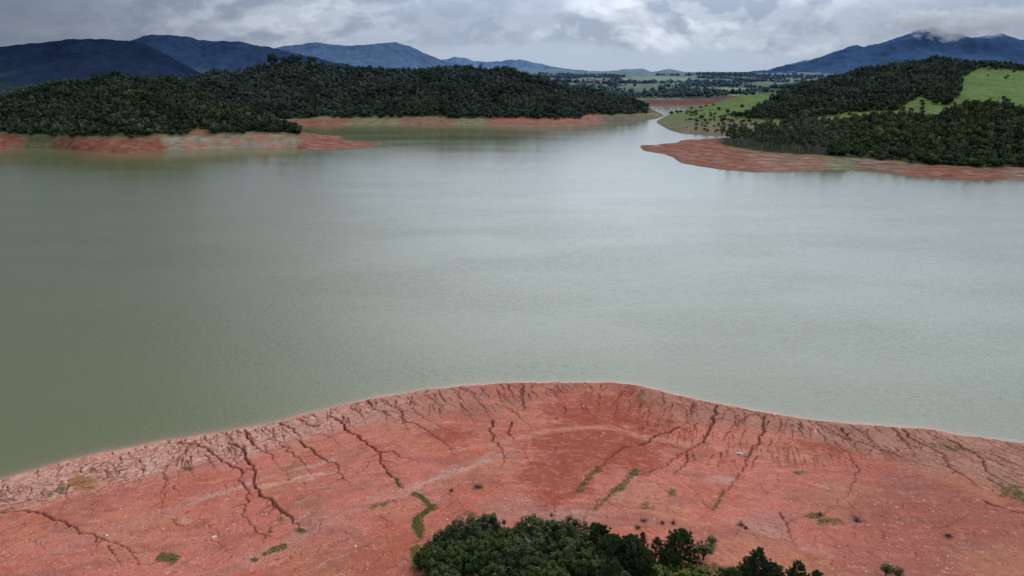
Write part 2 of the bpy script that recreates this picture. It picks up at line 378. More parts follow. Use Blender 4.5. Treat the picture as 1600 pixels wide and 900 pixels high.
# ---- colour of the earth
n1 = fbm(GX, GY, 22, 4, 61); n2 = fbm(GX, GY, 6, 4, 62); n3 = fbm(GX, GY, 1.4, 4, 63, .6); n4 = fbm(GX, GY, .5, 2, 64)
wx0 = GX*.8; wy0 = GY*1.3
pink = np.array([.49, .150, .108]); red = np.array([.43, .112, .066]); deep = np.array([.300, .060, .032]); mauve = np.array([.37, .165, .130]); tan = np.array([.50, .28, .205]); white = np.array([.62, .44, .36])
col = np.zeros(GX.shape+(3,))+pink
col = mix(col, red, ss(n1+.35*n2, -.12, .30)*.9)
col = mix(col, mauve, ss(fbm(GX, GY, 14, 4, 65)+.3*n3, .12, .42)*.6)
col = mix(col, pink*1.12, ss(fbm(GX*.5, GY, 5, 4, 66), .1, .4)*.4)
def blob(cx, cy, rx, ry, rot=0, nz=.35):
    dx, dy = PX-cx, PY-cy; c, s = math.cos(rot), math.sin(rot)
    u = (dx*c+dy*s)/rx; v = (-dx*s+dy*c)/ry
    return 1-ss(np.sqrt(u*u+v*v)+nz*(n2+.6*n3), .55, 1.1)
right = ss(PX+120*n1, 1180, 1420)*ss(PY, 690, 760)
col = mix(col, (.29, .088, .062), right*.8)
col = mix(col, (.24, .092, .07), right*ss(fbm(GX*.6, GY*1.6, 7, 4, 67), .0, .35)*.6)
col = mix(col, (.36, .10, .055), blob(600, 880, 190, 55, -.2)*.75)
col = mix(col, (.44, .185, .10), ss(fbm(GX, GY, 17, 4, 121), .05, .3)*.5)
col = mix(col, (.30, .105, .08), ss(fbm(wx0, wy0, 11, 4, 122), .12, .35)*.55)
col = mix(col, (.42, .16, .085), blob(1210, 880, 130, 45, .25)*.7)
for b in ((925, 695, 135, 50, 0), (940, 690, 100, 38, 0), (935, 640, 95, 26, 0), (985, 722, 60, 22, .2), (870, 745, 60, 40, 0), (985, 612, 40, 12, .2), (700, 680, 45, 14, 0), (1310, 700, 60, 14, .1), (850, 790, 40, 12, -.3)):
    col = mix(col, deep, blob(*b, nz=.7)*.85)
col = mix(col, (.40, .20, .165), blob(795, 795, 60, 22)*.55); col = mix(col, (.33, .19, .165), blob(890, 805, 55, 16)*.6)
col = mix(col, (.35, .20, .17), blob(1200, 815, 55, 20)*.5); col = mix(col, (.44, .27, .21), blob(1125, 750, 28, 9)*.6)
def lane(pts, wpx, c, amt, nz=.8):
    global col
    m = np.full(PX.shape, 1e9)
    for (x0, y0), (x1, y1) in zip(pts[:-1], pts[1:]):
        dx, dy = x1-x0, y1-y0; t = np.clip(((PX-x0)*dx+(PY-y0)*dy)/(dx*dx+dy*dy), 0, 1)
        m = np.minimum(m, np.hypot(PX-x0-t*dx, PY-y0-t*dy))
    k = (1-ss(m/wpx+nz*(n2+n3), .3, 1.2))
    col = mix(col, c, k*amt); return k
lane([(330,905),(430,858),(520,812),(600,778),(650,760),(740,727),(800,705)], 11, mauve*1.25, .6)
lane([(640,765),(700,742),(760,722)], 7, white*.9, .38, 1.4)
lane([(20,900),(70,870),(130,845),(260,800),(330,770)], 7, mauve*1.2, .45, 1.1)
lane([(700,705),(790,690),(860,672),(950,667),(1010,684),(1050,690),(1150,705),(1260,716)], 4.5, (.50,.21,.14), .75)
lane([(405,762),(470,748),(560,730)], 3, white, .4, 1.4); lane([(300,787),(420,745),(520,720)], 3, white*.9, .35, 1.5)
lane([(1100,820),(1150,815),(1200,830),(1300,870)], 6, mauve*1.3, .55, 1.0)
# pale layered margin
palec = mix(np.zeros(GX.shape+(3,))+tan, white*.95, ss(n3+.5*n2, -.1, .35))
rightpale = ss(GX, 10, 70); palec = mix(palec, (.38, .21, .135), rightpale*ss(n2+n3*.5, -.35, .25)*.85)
cent = np.exp(-((GX-12)/40)**2); palec = mix(palec, (.40, .145, .10), cent*ss(n3*.6+n2, -.45, .0)*.9)
palec = palec*(1-.22*ss(GX, -60, 0))[..., None]*np.array([1.04, .93, .92])
strat = ss(np.abs(fr-.12), .0, .12)
palec = palec*(.70+.30*strat)[..., None]
col = mix(col, palec, pale*ss(n2*.8+n3*.5+.42*(1-cent), -.25, .15)*.9)
# scattered pale scuffs on the step edges
wu = GX+1.5*fbm(GX, GY, 4, 3, 98); wv = GY+1.0*fbm(GX, GY, 4, 3, 99)
scuff = ss(fbm(wu*.6, wv, 1.3, 5, 71, .68), .20, .36)*ss(fbm(wu, wv, 9, 3, 72), .04, .26)
col = mix(col, white*.92, scuff*.38*(1-pale))
chips = ss(fbm(GX*.8, GY*1.1, .55, 2, 73), .40, .50)*ss(fbm(GX, GY, 6, 3, 74), .0, .3)
col = mix(col, white*1.0, chips*.35)
dk = ss(fbm(wu*.8+wv*.3, wv*1.2, 3.0, 5, 76, .62), .10, .34); col = mix(col, (.27, .085, .06), dk*.45*(1-pale))
spk = ss(fbm(GX, GY, .7, 2, 75), .34, .5); col = mix(col, (.16, .055, .04), spk*.5)
col = mix(col, (.30, .13, .04), blob(128, 755, 27, 15)*.85)
# old water lines: thin contours following the ground
zb = zbase(GX, GY, D)+.10*fbm(GX, GY, 5, 3, 111); q_ = zb/.42; qf = np.abs(q_-np.round(q_))
line_k = (1-ss(qf, .03, .13))*ss(fbm(GX*.5, GY, 7, 3, 112), -.12, .16)*(1-pale)*ss(D, 2, 6)
col = mix(col, (.27, .085, .06), line_k*.40); Z = Z - line_k*.05
qf2 = np.abs(q_+.3-np.round(q_+.3)); col = mix(col, white*.95, (1-ss(qf2, .02, .10))*ss(fbm(GX, GY, 4, 4, 113, .65), .12, .3)*.32*(1-pale))
blot = ss(fbm(wu, wv, 2.2, 5, 114, .65), .10, .30); col = mix(col, (.33, .12, .085), blot*.35)
col = mix(col, (.50, .19, .14), ss(fbm(wu+40, wv, 2.6, 5, 115, .65), .12, .34)*.4*(1-pale))
# wet earth at the waterline; gullies and cracks darker, darkest along gully cores
col = mix(col, (.24, .066, .046), np.clip(gully*1.5, 0, 1)*.8); col = mix(col, (.13, .032, .024), ss(gully, .45, .9)*.85)
col = mix(col, (.20, .066, .048), np.maximum(crk, crk2)*.52)
col = mix(col, (.33, .135, .10), (1-ss(np.abs(D-.1), .15, 1.3))*.75)
# ---- grass patches
green = np.zeros(GX.shape)
def gl(pts, wpx, amt, nz=.9):
    global green
    m = np.full(PX.shape, 1e9)
    for (x0, y0), (x1, y1) in zip(pts[:-1], pts[1:]):
        dx, dy = x1-x0, y1-y0; t = np.clip(((PX-x0)*dx+(PY-y0)*dy)/(dx*dx+dy*dy), 0, 1)
        m = np.minimum(m, np.hypot(PX-x0-t*dx, (PY-y0-t*dy)))
    green = np.maximum(green, (1-ss(m/wpx+nz*(n2*.6+n3), .35, 1.1))*amt)
def gb(cx, cy, rx, ry, amt, rot=0, nz=.9):
    global green
    dx, dy = PX-cx, PY-cy; c, s = math.cos(rot), math.sin(rot)
    u = (dx*c+dy*s)/rx; v = (-dx*s+dy*c)/ry
    green = np.maximum(green, (1-ss(np.sqrt(u*u+v*v)+nz*(n2*.6+n3), .4, 1.15))*amt)
gl([(646,772),(658,777),(668,786),(674,793)], 4.5, 1.3, .5); gl([(679,792),(668,798),(658,806),(651,814)], 5.5, 1.3, .5); gl([(651,814),(650,824),(655,834)], 7, 1.3, .6); gl([(658,820),(657,836)], 7, 1.1, .7)
gl([(934,733),(918,748),(904,766)], 6, .62, 1.5); gl([(992,737),(976,755),(958,770)], 7, .66, 1.5); gl([(1128,768),(1124,782),(1116,795)], 6, .5, 1.6); gl([(958,770),(946,783),(930,796)], 4, .35, 1.5)
gl([(620,750),(624,760)], 5, .9); gl([(604,738),(612,744)], 3, .7)
gb(262, 872, 20, 9, 1); gb(432, 858, 22, 5, .9, -.35); gb(398, 875, 6, 4, .8); gb(470, 829, 12, 5, 1, .3); gb(422, 832, 5, 8, .7)
gb(97, 765, 9, 15, .45, .3, 1.4); gb(293, 732, 14, 4, .7); gb(78, 774, 5, 4, .9); gb(440, 812, 8, 4, .6); gb(495, 665, 10, 3, .6)
gb(735, 803, 25, 6, .6); gb(1275, 806, 22, 6, .75); gb(1290, 815, 30, 8, .4); gb(1050, 770, 9, 8, .6); gb(748, 760, 9, 6, .6); gb(1010, 790, 12, 6, .5)
gb(1110, 855, 12, 14, .6); gb(1000, 622, 9, 12, .35, 0, 1.5); gb(1600, 775, 60, 14, .45, .3, 1.4); gb(650, 870, 10, 25, .8); gb(590, 790, 30, 6, .4, -.3)
gb(1480, 700, 35, 6, .35, .2); gb(1250, 740, 18, 6, .25)
gb(1080, 905, 130, 26, 1, 0, .5); gb(900, 930, 330, 50, .9, 0, .4)
green = green*ss(D, .5, 2)*(.35+.65*ss(n3+.8*n4, -.35, .12))
col = mix(col, (.095, .105, .028), green*.85)
col = mix(col, (.13, .155, .035), green*ss(n3, 0, .4)*.6)
col *= (1+.10*n4+.10*n3)[..., None]
shore_me = mesh_np('shore', np.stack([GX, GY, Z], -1).reshape(-1, 3), gridfaces(*GX.shape)[:, ::-1], np.clip(mix(col, [.28,.15,.11], col[...,0]*0+.06)*(1+.09*RS.normal(size=GX.shape).clip(-2, 2))[..., None]*np.array([.90,.92,.92]), .01, 1).reshape(-1, 3), True, [M_earth])
o = tag(link('ground', shore_me), 'near bank of bare cracked red earth with dark gullies', 'ground', kind='structure')

def ground_at(x, y):
    i = np.clip(np.searchsorted(gx, x)-1, 0, len(gx)-2); j = np.clip(np.searchsorted(gy, y)-1, 0, len(gy)-2)
    fx = (x-gx[i])/(gx[i+1]-gx[i]); fy = (y-gy[j])/(gy[j+1]-gy[j])
    return (Z[i, j]*(1-fx)+Z[i+1, j]*fx)*(1-fy)+(Z[i, j+1]*(1-fx)+Z[i+1, j+1]*fx)*fy

# ------------------------------------------------------------------ lake
wx = stretch_axis(-4500, -135, 145, 4500, 0.6, 1.10); wy = stretch_axis(-300, 118, 190, 2600, 0.5, 1.06)
WX, WY = np.meshgrid(wx, wy, indexing='ij')
dw = -sdist(WX, WY)
sh = .85*np.exp(-np.maximum(dw, 0)/.9)*(1+.35*fbm(WX, WY, 9, 2, 81)); sh2 = np.exp(-np.maximum(dw, 0)/7.0)*.12
cw = np.stack([np.clip(sh+sh2, 0, 1)]*3, -1).reshape(-1, 3)
M_water, nt, b = newmat('turbid_water'); L = nt.links.new
geo = N(nt, 'ShaderNodeNewGeometry'); at = N(nt, 'ShaderNodeAttribute', attribute_name='col')
def wn(scale, stretch_, detail, rough=.5):
    mp = N(nt, 'ShaderNodeMapping'); mp.inputs['Scale'].default_value = stretch_; L(geo.outputs['Position'], mp.inputs[0])
    n = N(nt, 'ShaderNodeTexNoise'); n.inputs['Scale'].default_value = scale; n.inputs['Detail'].default_value = detail; n.inputs['Roughness'].default_value = rough
    L(mp.outputs[0], n.inputs['Vector']); return n.outputs['Fac']
patch = MR(wn(.004, (1, 1.8, 1), 3), .38, .62, 0, 1)
wc = MX(patch, (.096, .114, .048), (.100, .118, .052))
wc = MX(at.outputs['Fac'] if 'Fac' in at.outputs else at.outputs[2], wc, (.40, .20, .16))
L(wc, b.inputs['Base Color']); b.inputs['IOR'].default_value = 1.39; b.inputs['Specular IOR Level'].default_value = 0.5
L(MR(wn(.006, (1, 3.5, 1), 4), .35, .65, .09, .12), b.inputs['Roughness'])
rip0 = MA('MULTIPLY', wn(.30, (1.6, 1, 1), 2), .35)
rip = MA('ADD', rip0, MA('ADD', wn(.55, (1, 2.6, 1), 3), MA('MULTIPLY', wn(1.7, (1, 2.2, 1), 2), .35)))
bp = N(nt, 'ShaderNodeBump'); bp.inputs['Distance'].default_value = .23
sy = N(nt, 'ShaderNodeSeparateXYZ'); L(geo.outputs['Position'], sy.inputs[0])
L(MA('MULTIPLY', MR(wn(.010, (1, 2.5, 1), 3), .35, .65, .42, .60), MR(sy.outputs[1], 280, 700, 1, .30)), bp.inputs['Strength']); L(rip, bp.inputs['Height']); L(bp.outputs[0], b.inputs['Normal'])
wme = mesh_np('water', np.stack([WX, WY, WX*0], -1).reshape(-1, 3), gridfaces(*WX.shape)[:, ::-1], cw, True, [M_water])
tag(link('water', wme), 'murky grey-green reservoir water with light ripples', 'water', kind='structure')

# ------------------------------------------------------------------ far land
def line(pts):
    """pts: (px,py) on the water plane | (px,py,Y) | (px,'z',Y,z) -> a,Y,z sorted"""
    r = []
    for p in pts:
        if len(p) == 2: a, s = ray(p[0], p[1]); Y = -H/s; z = 0.0
        elif p[1] == 'z': Y, z = p[2], p[3]; a, s = ray(p[0], py_of(Y, z))
        else: Y = p[2]; a, s = ray(p[0], p[1]); z = H+s*Y
        r.append((float(a), float(Y), float(z)))
    r.sort(); return np.array(r)
def samp_a(px, py): return ray(px, py)[0]
class Land: pass
def land_mesh(name, lines, rows, a0, a1, da, noise=(4, 60), shore_front=True, wig=5.0, seed=0, crest=-2):
    A = np.arange(a0, a1+da/2, da); Ls = [line(l) for l in lines]
    Yl = np.array([np.interp(A, l[:, 0], l[:, 1]) for l in Ls]); Zl = np.array([np.interp(A, l[:, 0], l[:, 2]) for l in Ls])
    for i in range(len(lines)):
        Yl[i] += wig*fbm(A*Yl[i].mean(), A*0+i*7.7+seed, 25, 3, seed+i)*(0.8 if i == 0 else 1.6)
    for i in range(1, len(lines)): Yl[i] = np.maximum(Yl[i], Yl[i-1]+3)
    Ys, Zs, T = [], [], []
    # skirt under water in front
    Ys.append(Yl[0]-12); Zs.append(Zl[0]-3); T.append(-1.0)
    for i, n in enumerate(rows):
        for k in range(n):
            t = k/n; Ys.append(Yl[i]*(1-t)+Yl[i+1]*t); Zs.append(Zl[i]*(1-t)+Zl[i+1]*t); T.append(i+t)
    Ys.append(Yl[-1]); Zs.append(Zl[-1]); T.append(len(rows)+0.0)
    Ys = np.array(Ys).T; Zs = np.array(Zs).T; T = np.array(T)
    first = 1+rows[0]
    for _ in range(int(max(rows)/5)):
        Zs[:, first:-1] = .5*Zs[:, first:-1]+.25*(Zs[:, first-1:-2]+Zs[:, first+1:])
    XX = A[:, None]*Ys
    wgt = ss(T, .9, 1.6)[None, :]*(ss(A, samp_a(1045, 190), samp_a(1130, 190))[:, None] if name == 'R2' else 1.0)
    Zs = Zs + noise[0]*fbm(XX, Ys, noise[1], 4, seed+90)*wgt + .5*fbm(XX, Ys, 14, 3, seed+91)*ss(T, .1, .6)[None, :]
    if name == 'R2': Zs = Zs - 1.6*ss(T, 3.0, 3.9)[None, :]
    if name in ('B', 'C'): Zs = Zs - .6*ss(T, 2.5, 3.0)[None, :]
    o = Land(); o.X, o.Y, o.Z, o.T, o.A, o.Yl = XX, Ys, Zs, np.broadcast_to(T, XX.shape), A, Yl
    o.px, o.py = proj(XX, Ys, Zs); o.name = name; return o
def finish(o, col, mat, nm, lab):
    me = mesh_np(nm, np.stack([o.X, o.Y, o.Z], -1).reshape(-1, 3), gridfaces(*o.X.shape)[:, ::-1], np.clip(col, .003, 1).reshape(-1, 3), True, [mat])
    return tag(link(nm, me), lab, 'hill' if 'hill' in nm else 'land', kind='structure')
def inpoly(px, py, poly):
    p = np.array(poly, float); r = np.zeros(np.shape(px), bool); j = len(p)-1
    for i in range(len(p)):
        xi, yi = p[i]; xj, yj = p[j]
        if yi != yj: r ^= ((yi > py) != (yj > py)) & (px < (xj-xi)*(py-yi)/(yj-yi)+xi)
        j = i
    return r

RED = np.array([.36, .098, .060]); PNK = np.array([.40, .17, .125]); TANF = np.array([.42, .29, .21]); WHT = np.array([.50, .42, .34]); OLV = np.array([.15, .135, .058]); GRY = np.array([.17, .135, .10])
def bank_colour(o, segs, seed):
    """segs: list of (px0,px1,colour,whiteness) blended along the shore"""
    c = np.zeros(o.X.shape+(3,))+PNK
    n = fbm(o.X, o.Y, 30, 4, seed); m = fbm(o.X, o.Y, 8, 3, seed+1)
    for x0, x1, cc, wh in segs:
        k = ss(o.px+26*n+12*m, x0-7, x0+7)*(1-ss(o.px+26*n+12*m, x1-7, x1+7))
        c = mix(c, cc, k)
        bandz = np.sin(o.Z*4.2+3*n+1.5*m)
        c = mix(c, WHT, k*wh*ss(bandz+m, .1, .6))
    c = mix(c, np.array([.25, .12, .08]), ss(m+.4*n, .1, .45)*.35)
    c = mix(c, TANF, ss(fbm(o.X*.5, o.Y*2.0, 9, 3, seed+2), .12, .35)*.45)
    bandz = np.sin(o.Z*7.0+4*n+2*m); c *= (1+.24*bandz*ss(o.Z, .2, 1))[..., None]
    c = mix(c, WHT*.95, ss(np.sin(o.Z*9+5*n+3*m)+1.6*fbm(o.X, o.Y, 16, 3, seed+4), .9, 1.5)*.55); c *= (1+.5*fbm(o.X, o.Y, 11, 4, seed+5, .65))[..., None]
    return mix(c, (.17, .09, .06), (1-ss(o.Z, .05, .45))*.55)*np.array([.47,.53,.51])
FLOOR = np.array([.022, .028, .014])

# --- B : left headland
ext = -330
B = land_mesh('B', [
 [(ext,236),(0,232),(45,230.5),(82,231),(140,236),(180,239),(225,239),(260,235),(300,234),(360,232),(400,232),(465,231),(485,234),(522,235),(562,232),(594,226),(600,224.5)],
 [(ext,208,835),(0,207,840),(32,209,835),(125,212,810),(237,212,805),(290,209,830),(350,208,840),(400,205,850),(440,206,852),(467,209,850),(485,'z',860,3.6),(522,'z',845,3.2),(562,'z',840,2.0),(594,'z',838,.3),(600,'z',851,-.3)],
 [(ext,150,1060),(0,151,1060),(50,141,1060),(100,129,1060),(170,120,1060),(225,122,1060),(275,125,1050),(300,135,1040),(350,165,1010),(400,189,970),(440,197,940),(468,'z',925,4.5),(485,'z',910,4),(522,'z',890,2.6),(562,'z',870,1.4),(594,'z',850,.2),(600,'z',856,-.5)],
 [(ext,'z',1400,0),(300,'z',1400,0),(400,'z',1150,-1),(450,'z',1060,-1),(475,207.5),(500,211),(550,217),(590,222),(596,224),(600,224)]],
 [34, 70, 12], float(samp_a(ext, 220)), float(samp_a(600, 224)), .0026, (11, 75), seed=100)
# --- C : central forested hill
Cc = land_mesh('C', [
 [(150,197),(465,197),(505,198),(550,195),(590,195),(625,194.5),(675,195),(720,196),(800,199),(875,199),(925,196),(940,194),(985,190),(1025,186),(1036,182)],
 [(150,186,1215),(465,185,1215),(500,183,1215),(535,184,1220),(600,183,1230),(675,182,1225),(720,185,1205),(800,183,1200),(837,185,1180),(907,185,1190),(915,179,1260),(975,178,1290),(1020,177,1400),(1036,'z',1420,1)],
 [(150,132,1480),(275,127,1480),(337,117,1480),(400,105,1480),(420,102,1480),(450,100,1480),(490,102,1480),(525,107,1480),(575,109,1480),(637,108,1480),(700,107,1480),(742,104,1480),(800,108,1480),(825,121,1480),(862,132,1480),(920,144,1480),(975,156,1470),(1000,165,1480),(1020,171,1490),(1036,'z',1450,1)],
 [(150,'z',1900,0),(800,'z',1900,0),(920,'z',1800,-1),(1020,'z',1640,-1),(1034,'z',1490,-.5),(1036,'z',1480,-1)]],
 [34, 80, 12], float(samp_a(150, 190)), float(samp_a(1036, 182)), .0020, (11, 90), seed=200)
# --- R1 : right spit with the nearer forest
XE = 1950
R1 = land_mesh('R1', [
 [(1000,230.5),(1007,236),(1037,241),(1052,246),(1058,251),(1064,255),(1087,259),(1125,265),(1175,269.5),(1237,269.5),(1282,266),(1325,265.5),(1360,267.5),(1415,275.5),(1475,280),(1600,282),(XE,284)],
 [(1000,'z',838,0),(1007,'z',825,.8),(1037,'z',800,2.2),(1087,'z',790,4),(1127,'z',800,6),(1175,'z',750,5.5),(1200,236,730),(1275,240,700),(1312,244,680),(1375,248,655),(1437,255,625),(1537,260,605),(1600,260,605),(XE,262,600)],
 [(1000,'z',842,0),(1007,'z',838,.8),(1037,'z',830,2),(1087,'z',840,4),(1127,'z',850,8),(1175,'z',860,12),(1200,203,860),(1250,198,865),(1325,193,870),(1375,186,880),(1437,189,880),(1462,189,880),(1482,180,885),(1512,163,900),(1560,165,900),(1600,178,880),(XE,182,880)],
 [(1000,229.5),(1025,226),(1070,219.5),(1120,216),(1160,'z',950,-1),(1250,'z',1020,5),(1500,'z',1060,10),(XE,'z',1060,10)]],
 [56, 60, 12], float(samp_a(1001, 230)), float(samp_a(XE, 262)), .0026, (4, 60), seed=300)
# --- R2 : right hill with pasture
R2 = land_mesh('R2', [
 [(1025,190.5),(1030,195),(1040,200),(1046,203.5),(1065,208.5),(1117,213),(1300,214),(XE,214)],
 [(1025,'z',1250,0),(1030,'z',1215,.6),(1040,'z',1160,2),(1065,'z',1060,3.5),(1117,'z',1010,5),(1300,'z',1000,10),(XE,'z',1000,12)],
 [(1025,'z',1256,0),(1030,'z',1270,.6),(1040,'z',1290,1.6),(1065,181,1260),(1100,180,1220),(1150,183,1150),(1207,187,1130),(1295,183,1120),(1400,173,1120),(1462,163,1120),(1512,155,1120),(1600,162,1080),(XE,165,1080)],
 [(1025,'z',1262,0),(1030,'z',1300,.6),(1040,'z',1380,1.2),(1050,'z',1440,1.8),(1062,'z',1480,2.5),(1080,169.5,1600),(1100,164,1620),(1127,157,1520),(1162,148,1450),(1200,143,1430),(1215,141,1430),(1237,139,1450),(1287,124,1470),(1335,113,1480),(1412,98,1480),(1462,92,1480),(1495,96,1480),(1522,99,1480),(1562,101,1480),(1600,106,1480),(XE,120,1480)],
 [(1025,190),(1036,181),(1050,175),(1070,171),(1077,166),(1100,'z',1840,-1),(1200,'z',1900,-1),(XE,'z',1900,-1)]],
 [10, 30, 70, 10], float(samp_a(1026, 190)), float(samp_a(XE, 200)), .0024, (5, 80), seed=400)

# colours
def over_treeline(o): return ss(o.T+.12*fbm(o.X, o.Y, 25, 3, 9), .95, 1.05)
cB = bank_colour(B, [(-400,30,RED,.1),(30,85,OLV*1.3,.25),(85,255,RED,.05),(255,470,TANF*.9,.8),(470,620,RED*1.08,.15)], 500)
k = ss(fbm(B.X, B.Y, 18, 3, 501), .0, .3)*ss(B.px, 280, 300)*(1-ss(B.px, 440, 480)); cB = mix(cB, RED, k*.45)
gs = ss(B.T, .72, .95)*(1-ss(B.px, 450, 480)); cB = mix(cB, OLV*.8, gs*.8)
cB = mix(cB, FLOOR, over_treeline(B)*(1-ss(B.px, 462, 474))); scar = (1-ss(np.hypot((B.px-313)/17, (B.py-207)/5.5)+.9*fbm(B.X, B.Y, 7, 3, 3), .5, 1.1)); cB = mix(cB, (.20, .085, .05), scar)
finish(B, cB, M_bank, 'hill', 'forested headland hill on the left above a banded red shore')
cC = bank_colour(Cc, [(100,545,RED,.05),(548,622,OLV*1.5,.5),(622,708,PNK*.95,.15),(708,760,OLV*1.5,.6),(760,940,PNK*.9,.1),(938,1040,GRY,.1)], 520)
cC = mix(cC, OLV, ss(Cc.T+.2*fbm(Cc.X, Cc.Y, 20, 3, 22), .55, .95)*.85*(1-ss(Cc.px, 760, 770)*(1-ss(Cc.px, 925, 945))))
rr = ss(Cc.px, 760, 790)*(1-ss(Cc.px, 930, 942)); cC = mix(cC, RED, rr*ss(Cc.T, .3, .8)*.4)
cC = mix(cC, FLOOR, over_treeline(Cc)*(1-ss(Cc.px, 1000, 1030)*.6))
finish(Cc, cC, M_bank, 'hill', 'long dark forested hill in the middle distance')
c1 = bank_colour(R1, [(900,1180,RED*1.0,.10),(1180,1290,PNK*.95,.12),(1290,1360,OLV*1.5,.35),(1340,1420,PNK*.7,.3),(1420,1570,RED*.95,.12),(1570,2200,PNK*.75,.5)], 540)
c1 = mix(c1, OLV, ss(R1.T+.15*fbm(R1.X, R1.Y, 22, 3, 23), .72, .98)*.8*ss(R1.px, 1120, 1150))
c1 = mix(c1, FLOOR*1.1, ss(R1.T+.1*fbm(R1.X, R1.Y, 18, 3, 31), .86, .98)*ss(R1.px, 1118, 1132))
finish(R1, c1, M_bank, 'hill', 'right shore with a bare red spit below dense forest')
PAST = np.array([.076, .128, .024])
n = fbm(R2.X, R2.Y, 60, 4, 550); m = fbm(R2.X, R2.Y, 12, 3, 551)
c2 = np.zeros(R2.X.shape+(3,))+PAST; c2 = mix(c2, (.055, .090, .022), ss(n+.6*m, -.1, .3)*.7); c2 = mix(c2, (.11, .135, .042), ss(m, .05, .35)*.5)
c2 = mix(c2, GRY*1.05, (1-ss(R2.T+.3*n, .9, 1.5))*1.0); c2 = mix(c2, (.13, .15, .055), (1-ss(R2.T+.3*m, 1.3, 1.9))*ss(R2.T, .5, 1)*.6)
c2 = mix(c2, (.24, .12, .08), ss(fbm(R2.X, R2.Y, 40, 3, 553), .1, .3)*(1-ss(R2.T, .8, 1.6))*.6)
kb = ss(R2.py+9*m+9*n, 174, 188)*(1-ss(R2.px, 1180, 1240)); c2 = mix(c2, (.115, .10, .05), kb*.75); c2 = mix(c2, GRY*.8, ss(R2.py+5*m, 187, 199)*(1-ss(R2.px, 1180, 1240))*.85); c2 = mix(c2, (.17, .085, .06), ss(m+.6*n, .12, .35)*kb*.6); f_ = fbm(R2.X, R2.Y, 5, 3, 558); c2 = mix(c2, (.05, .062, .028), ss(f_+.6*m, .06, .3)*kb*.7); c2 *= (1+.45*f_)[..., None]; c2 = mix(c2, (.06, .10, .022), ss(fbm(R2.X, R2.Y*.6, 26, 4, 559), .02, .28)*.45)
c2 = mix(c2, (.06, .085, .025), ss(fbm(R2.X, R2.Y, 35, 4, 554), .08, .3)*.5*(1-ss(R2.px, 1200, 1220)))
finish(R2, c2, M_bank, 'hill', 'right hill of bright green pasture crowned with forest')

# --- F : distant farmland beyond the channel
FL = land_mesh('F', [
 [(-900,166),(1000,166),(1040,166.5),(1080,166),(1130,165),(2500,165)],
 [(-900,'z',2080,18),(1000,155,1940),(1040,153.5,1950),(1125,153.5,1950),(1140,150,1960),(2500,'z',2080,18)],
 [(-900,'z',2700,32),(1000,141,2650),(1100,141,2650),(1250,141,2650),(2500,'z',2700,32)],
 [(-900,'z',3600,45),(850,129,3600),(1000,130,3600),(1250,130,3600),(2500,'z',3600,45)],
 [(-900,'z',5000,60),(850,119,5000),(930,118,5000),(1250,120,5000),(2500,'z',5000,60)],
 [(-900,'z',7000,90),(760,109,7000),(800,111,7000),(870,108,7000),(925,112,7000),(965,111.5,7000),(977,108,7000),(1003,107.5,7000),(1019,113,7000),(1034,111,7000),(1045,109.5,7000),(1062,113,7000),(1100,114.5,7000),(1150,115,7000),(1200,115,7000),(1250,112,7000),(2500,'z',7000,90)],
 [(-900,'z',9000,10),(2500,'z',9000,10)]],
 [8, 26, 26, 26, 20, 6], -1.15, 1.5, .0035, (36, 420), wig=25, seed=600)
n = fbm(FL.X, FL.Y, 330, 5, 610); m = fbm(FL.X, FL.Y, 90, 4, 611)
hz = ss(FL.Y, 1800, 7500)
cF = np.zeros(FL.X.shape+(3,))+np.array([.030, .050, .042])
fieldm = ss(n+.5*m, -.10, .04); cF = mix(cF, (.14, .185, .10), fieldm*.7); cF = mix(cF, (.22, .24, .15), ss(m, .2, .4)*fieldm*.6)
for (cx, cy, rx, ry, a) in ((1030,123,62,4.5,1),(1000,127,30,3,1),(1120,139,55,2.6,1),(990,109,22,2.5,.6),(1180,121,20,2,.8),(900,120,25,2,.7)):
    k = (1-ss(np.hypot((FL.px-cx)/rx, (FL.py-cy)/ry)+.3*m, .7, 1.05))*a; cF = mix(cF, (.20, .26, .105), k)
HZ = np.array([.13, .19, .27]); cF = mix(cF, HZ, hz*.7+.14); cF = mix(cF, (.012,.022,.030), (1-ss(FL.px, 450, 760))*.9)  # distance haze mixed into the land colour, bluer further off
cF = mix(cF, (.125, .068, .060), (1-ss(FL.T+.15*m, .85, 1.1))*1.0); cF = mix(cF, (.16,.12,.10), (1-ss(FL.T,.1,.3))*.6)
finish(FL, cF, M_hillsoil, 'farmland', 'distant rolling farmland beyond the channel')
# far ground reaching the horizon, blue haze painted into its colour
r_ = np.array([300, 9000, 20000, 45000, 80000.]); an = np.linspace(0, 2*math.pi, 97)
gxx = np.outer(r_, np.sin(an)); gyy = np.outer(r_, np.cos(an)); gz = np.outer(np.array([-6, -6, -5, 20, 60.]), np.ones(97))
me = mesh_np('plain', np.stack([gxx, gyy, gz], -1).reshape(-1, 3), gridfaces(5, 97), np.tile([.11, .16, .225], (5*97, 1)), True, [M_mount])
tag(link('plain', me), 'hazy plain reaching the horizon', 'ground', kind='structure')

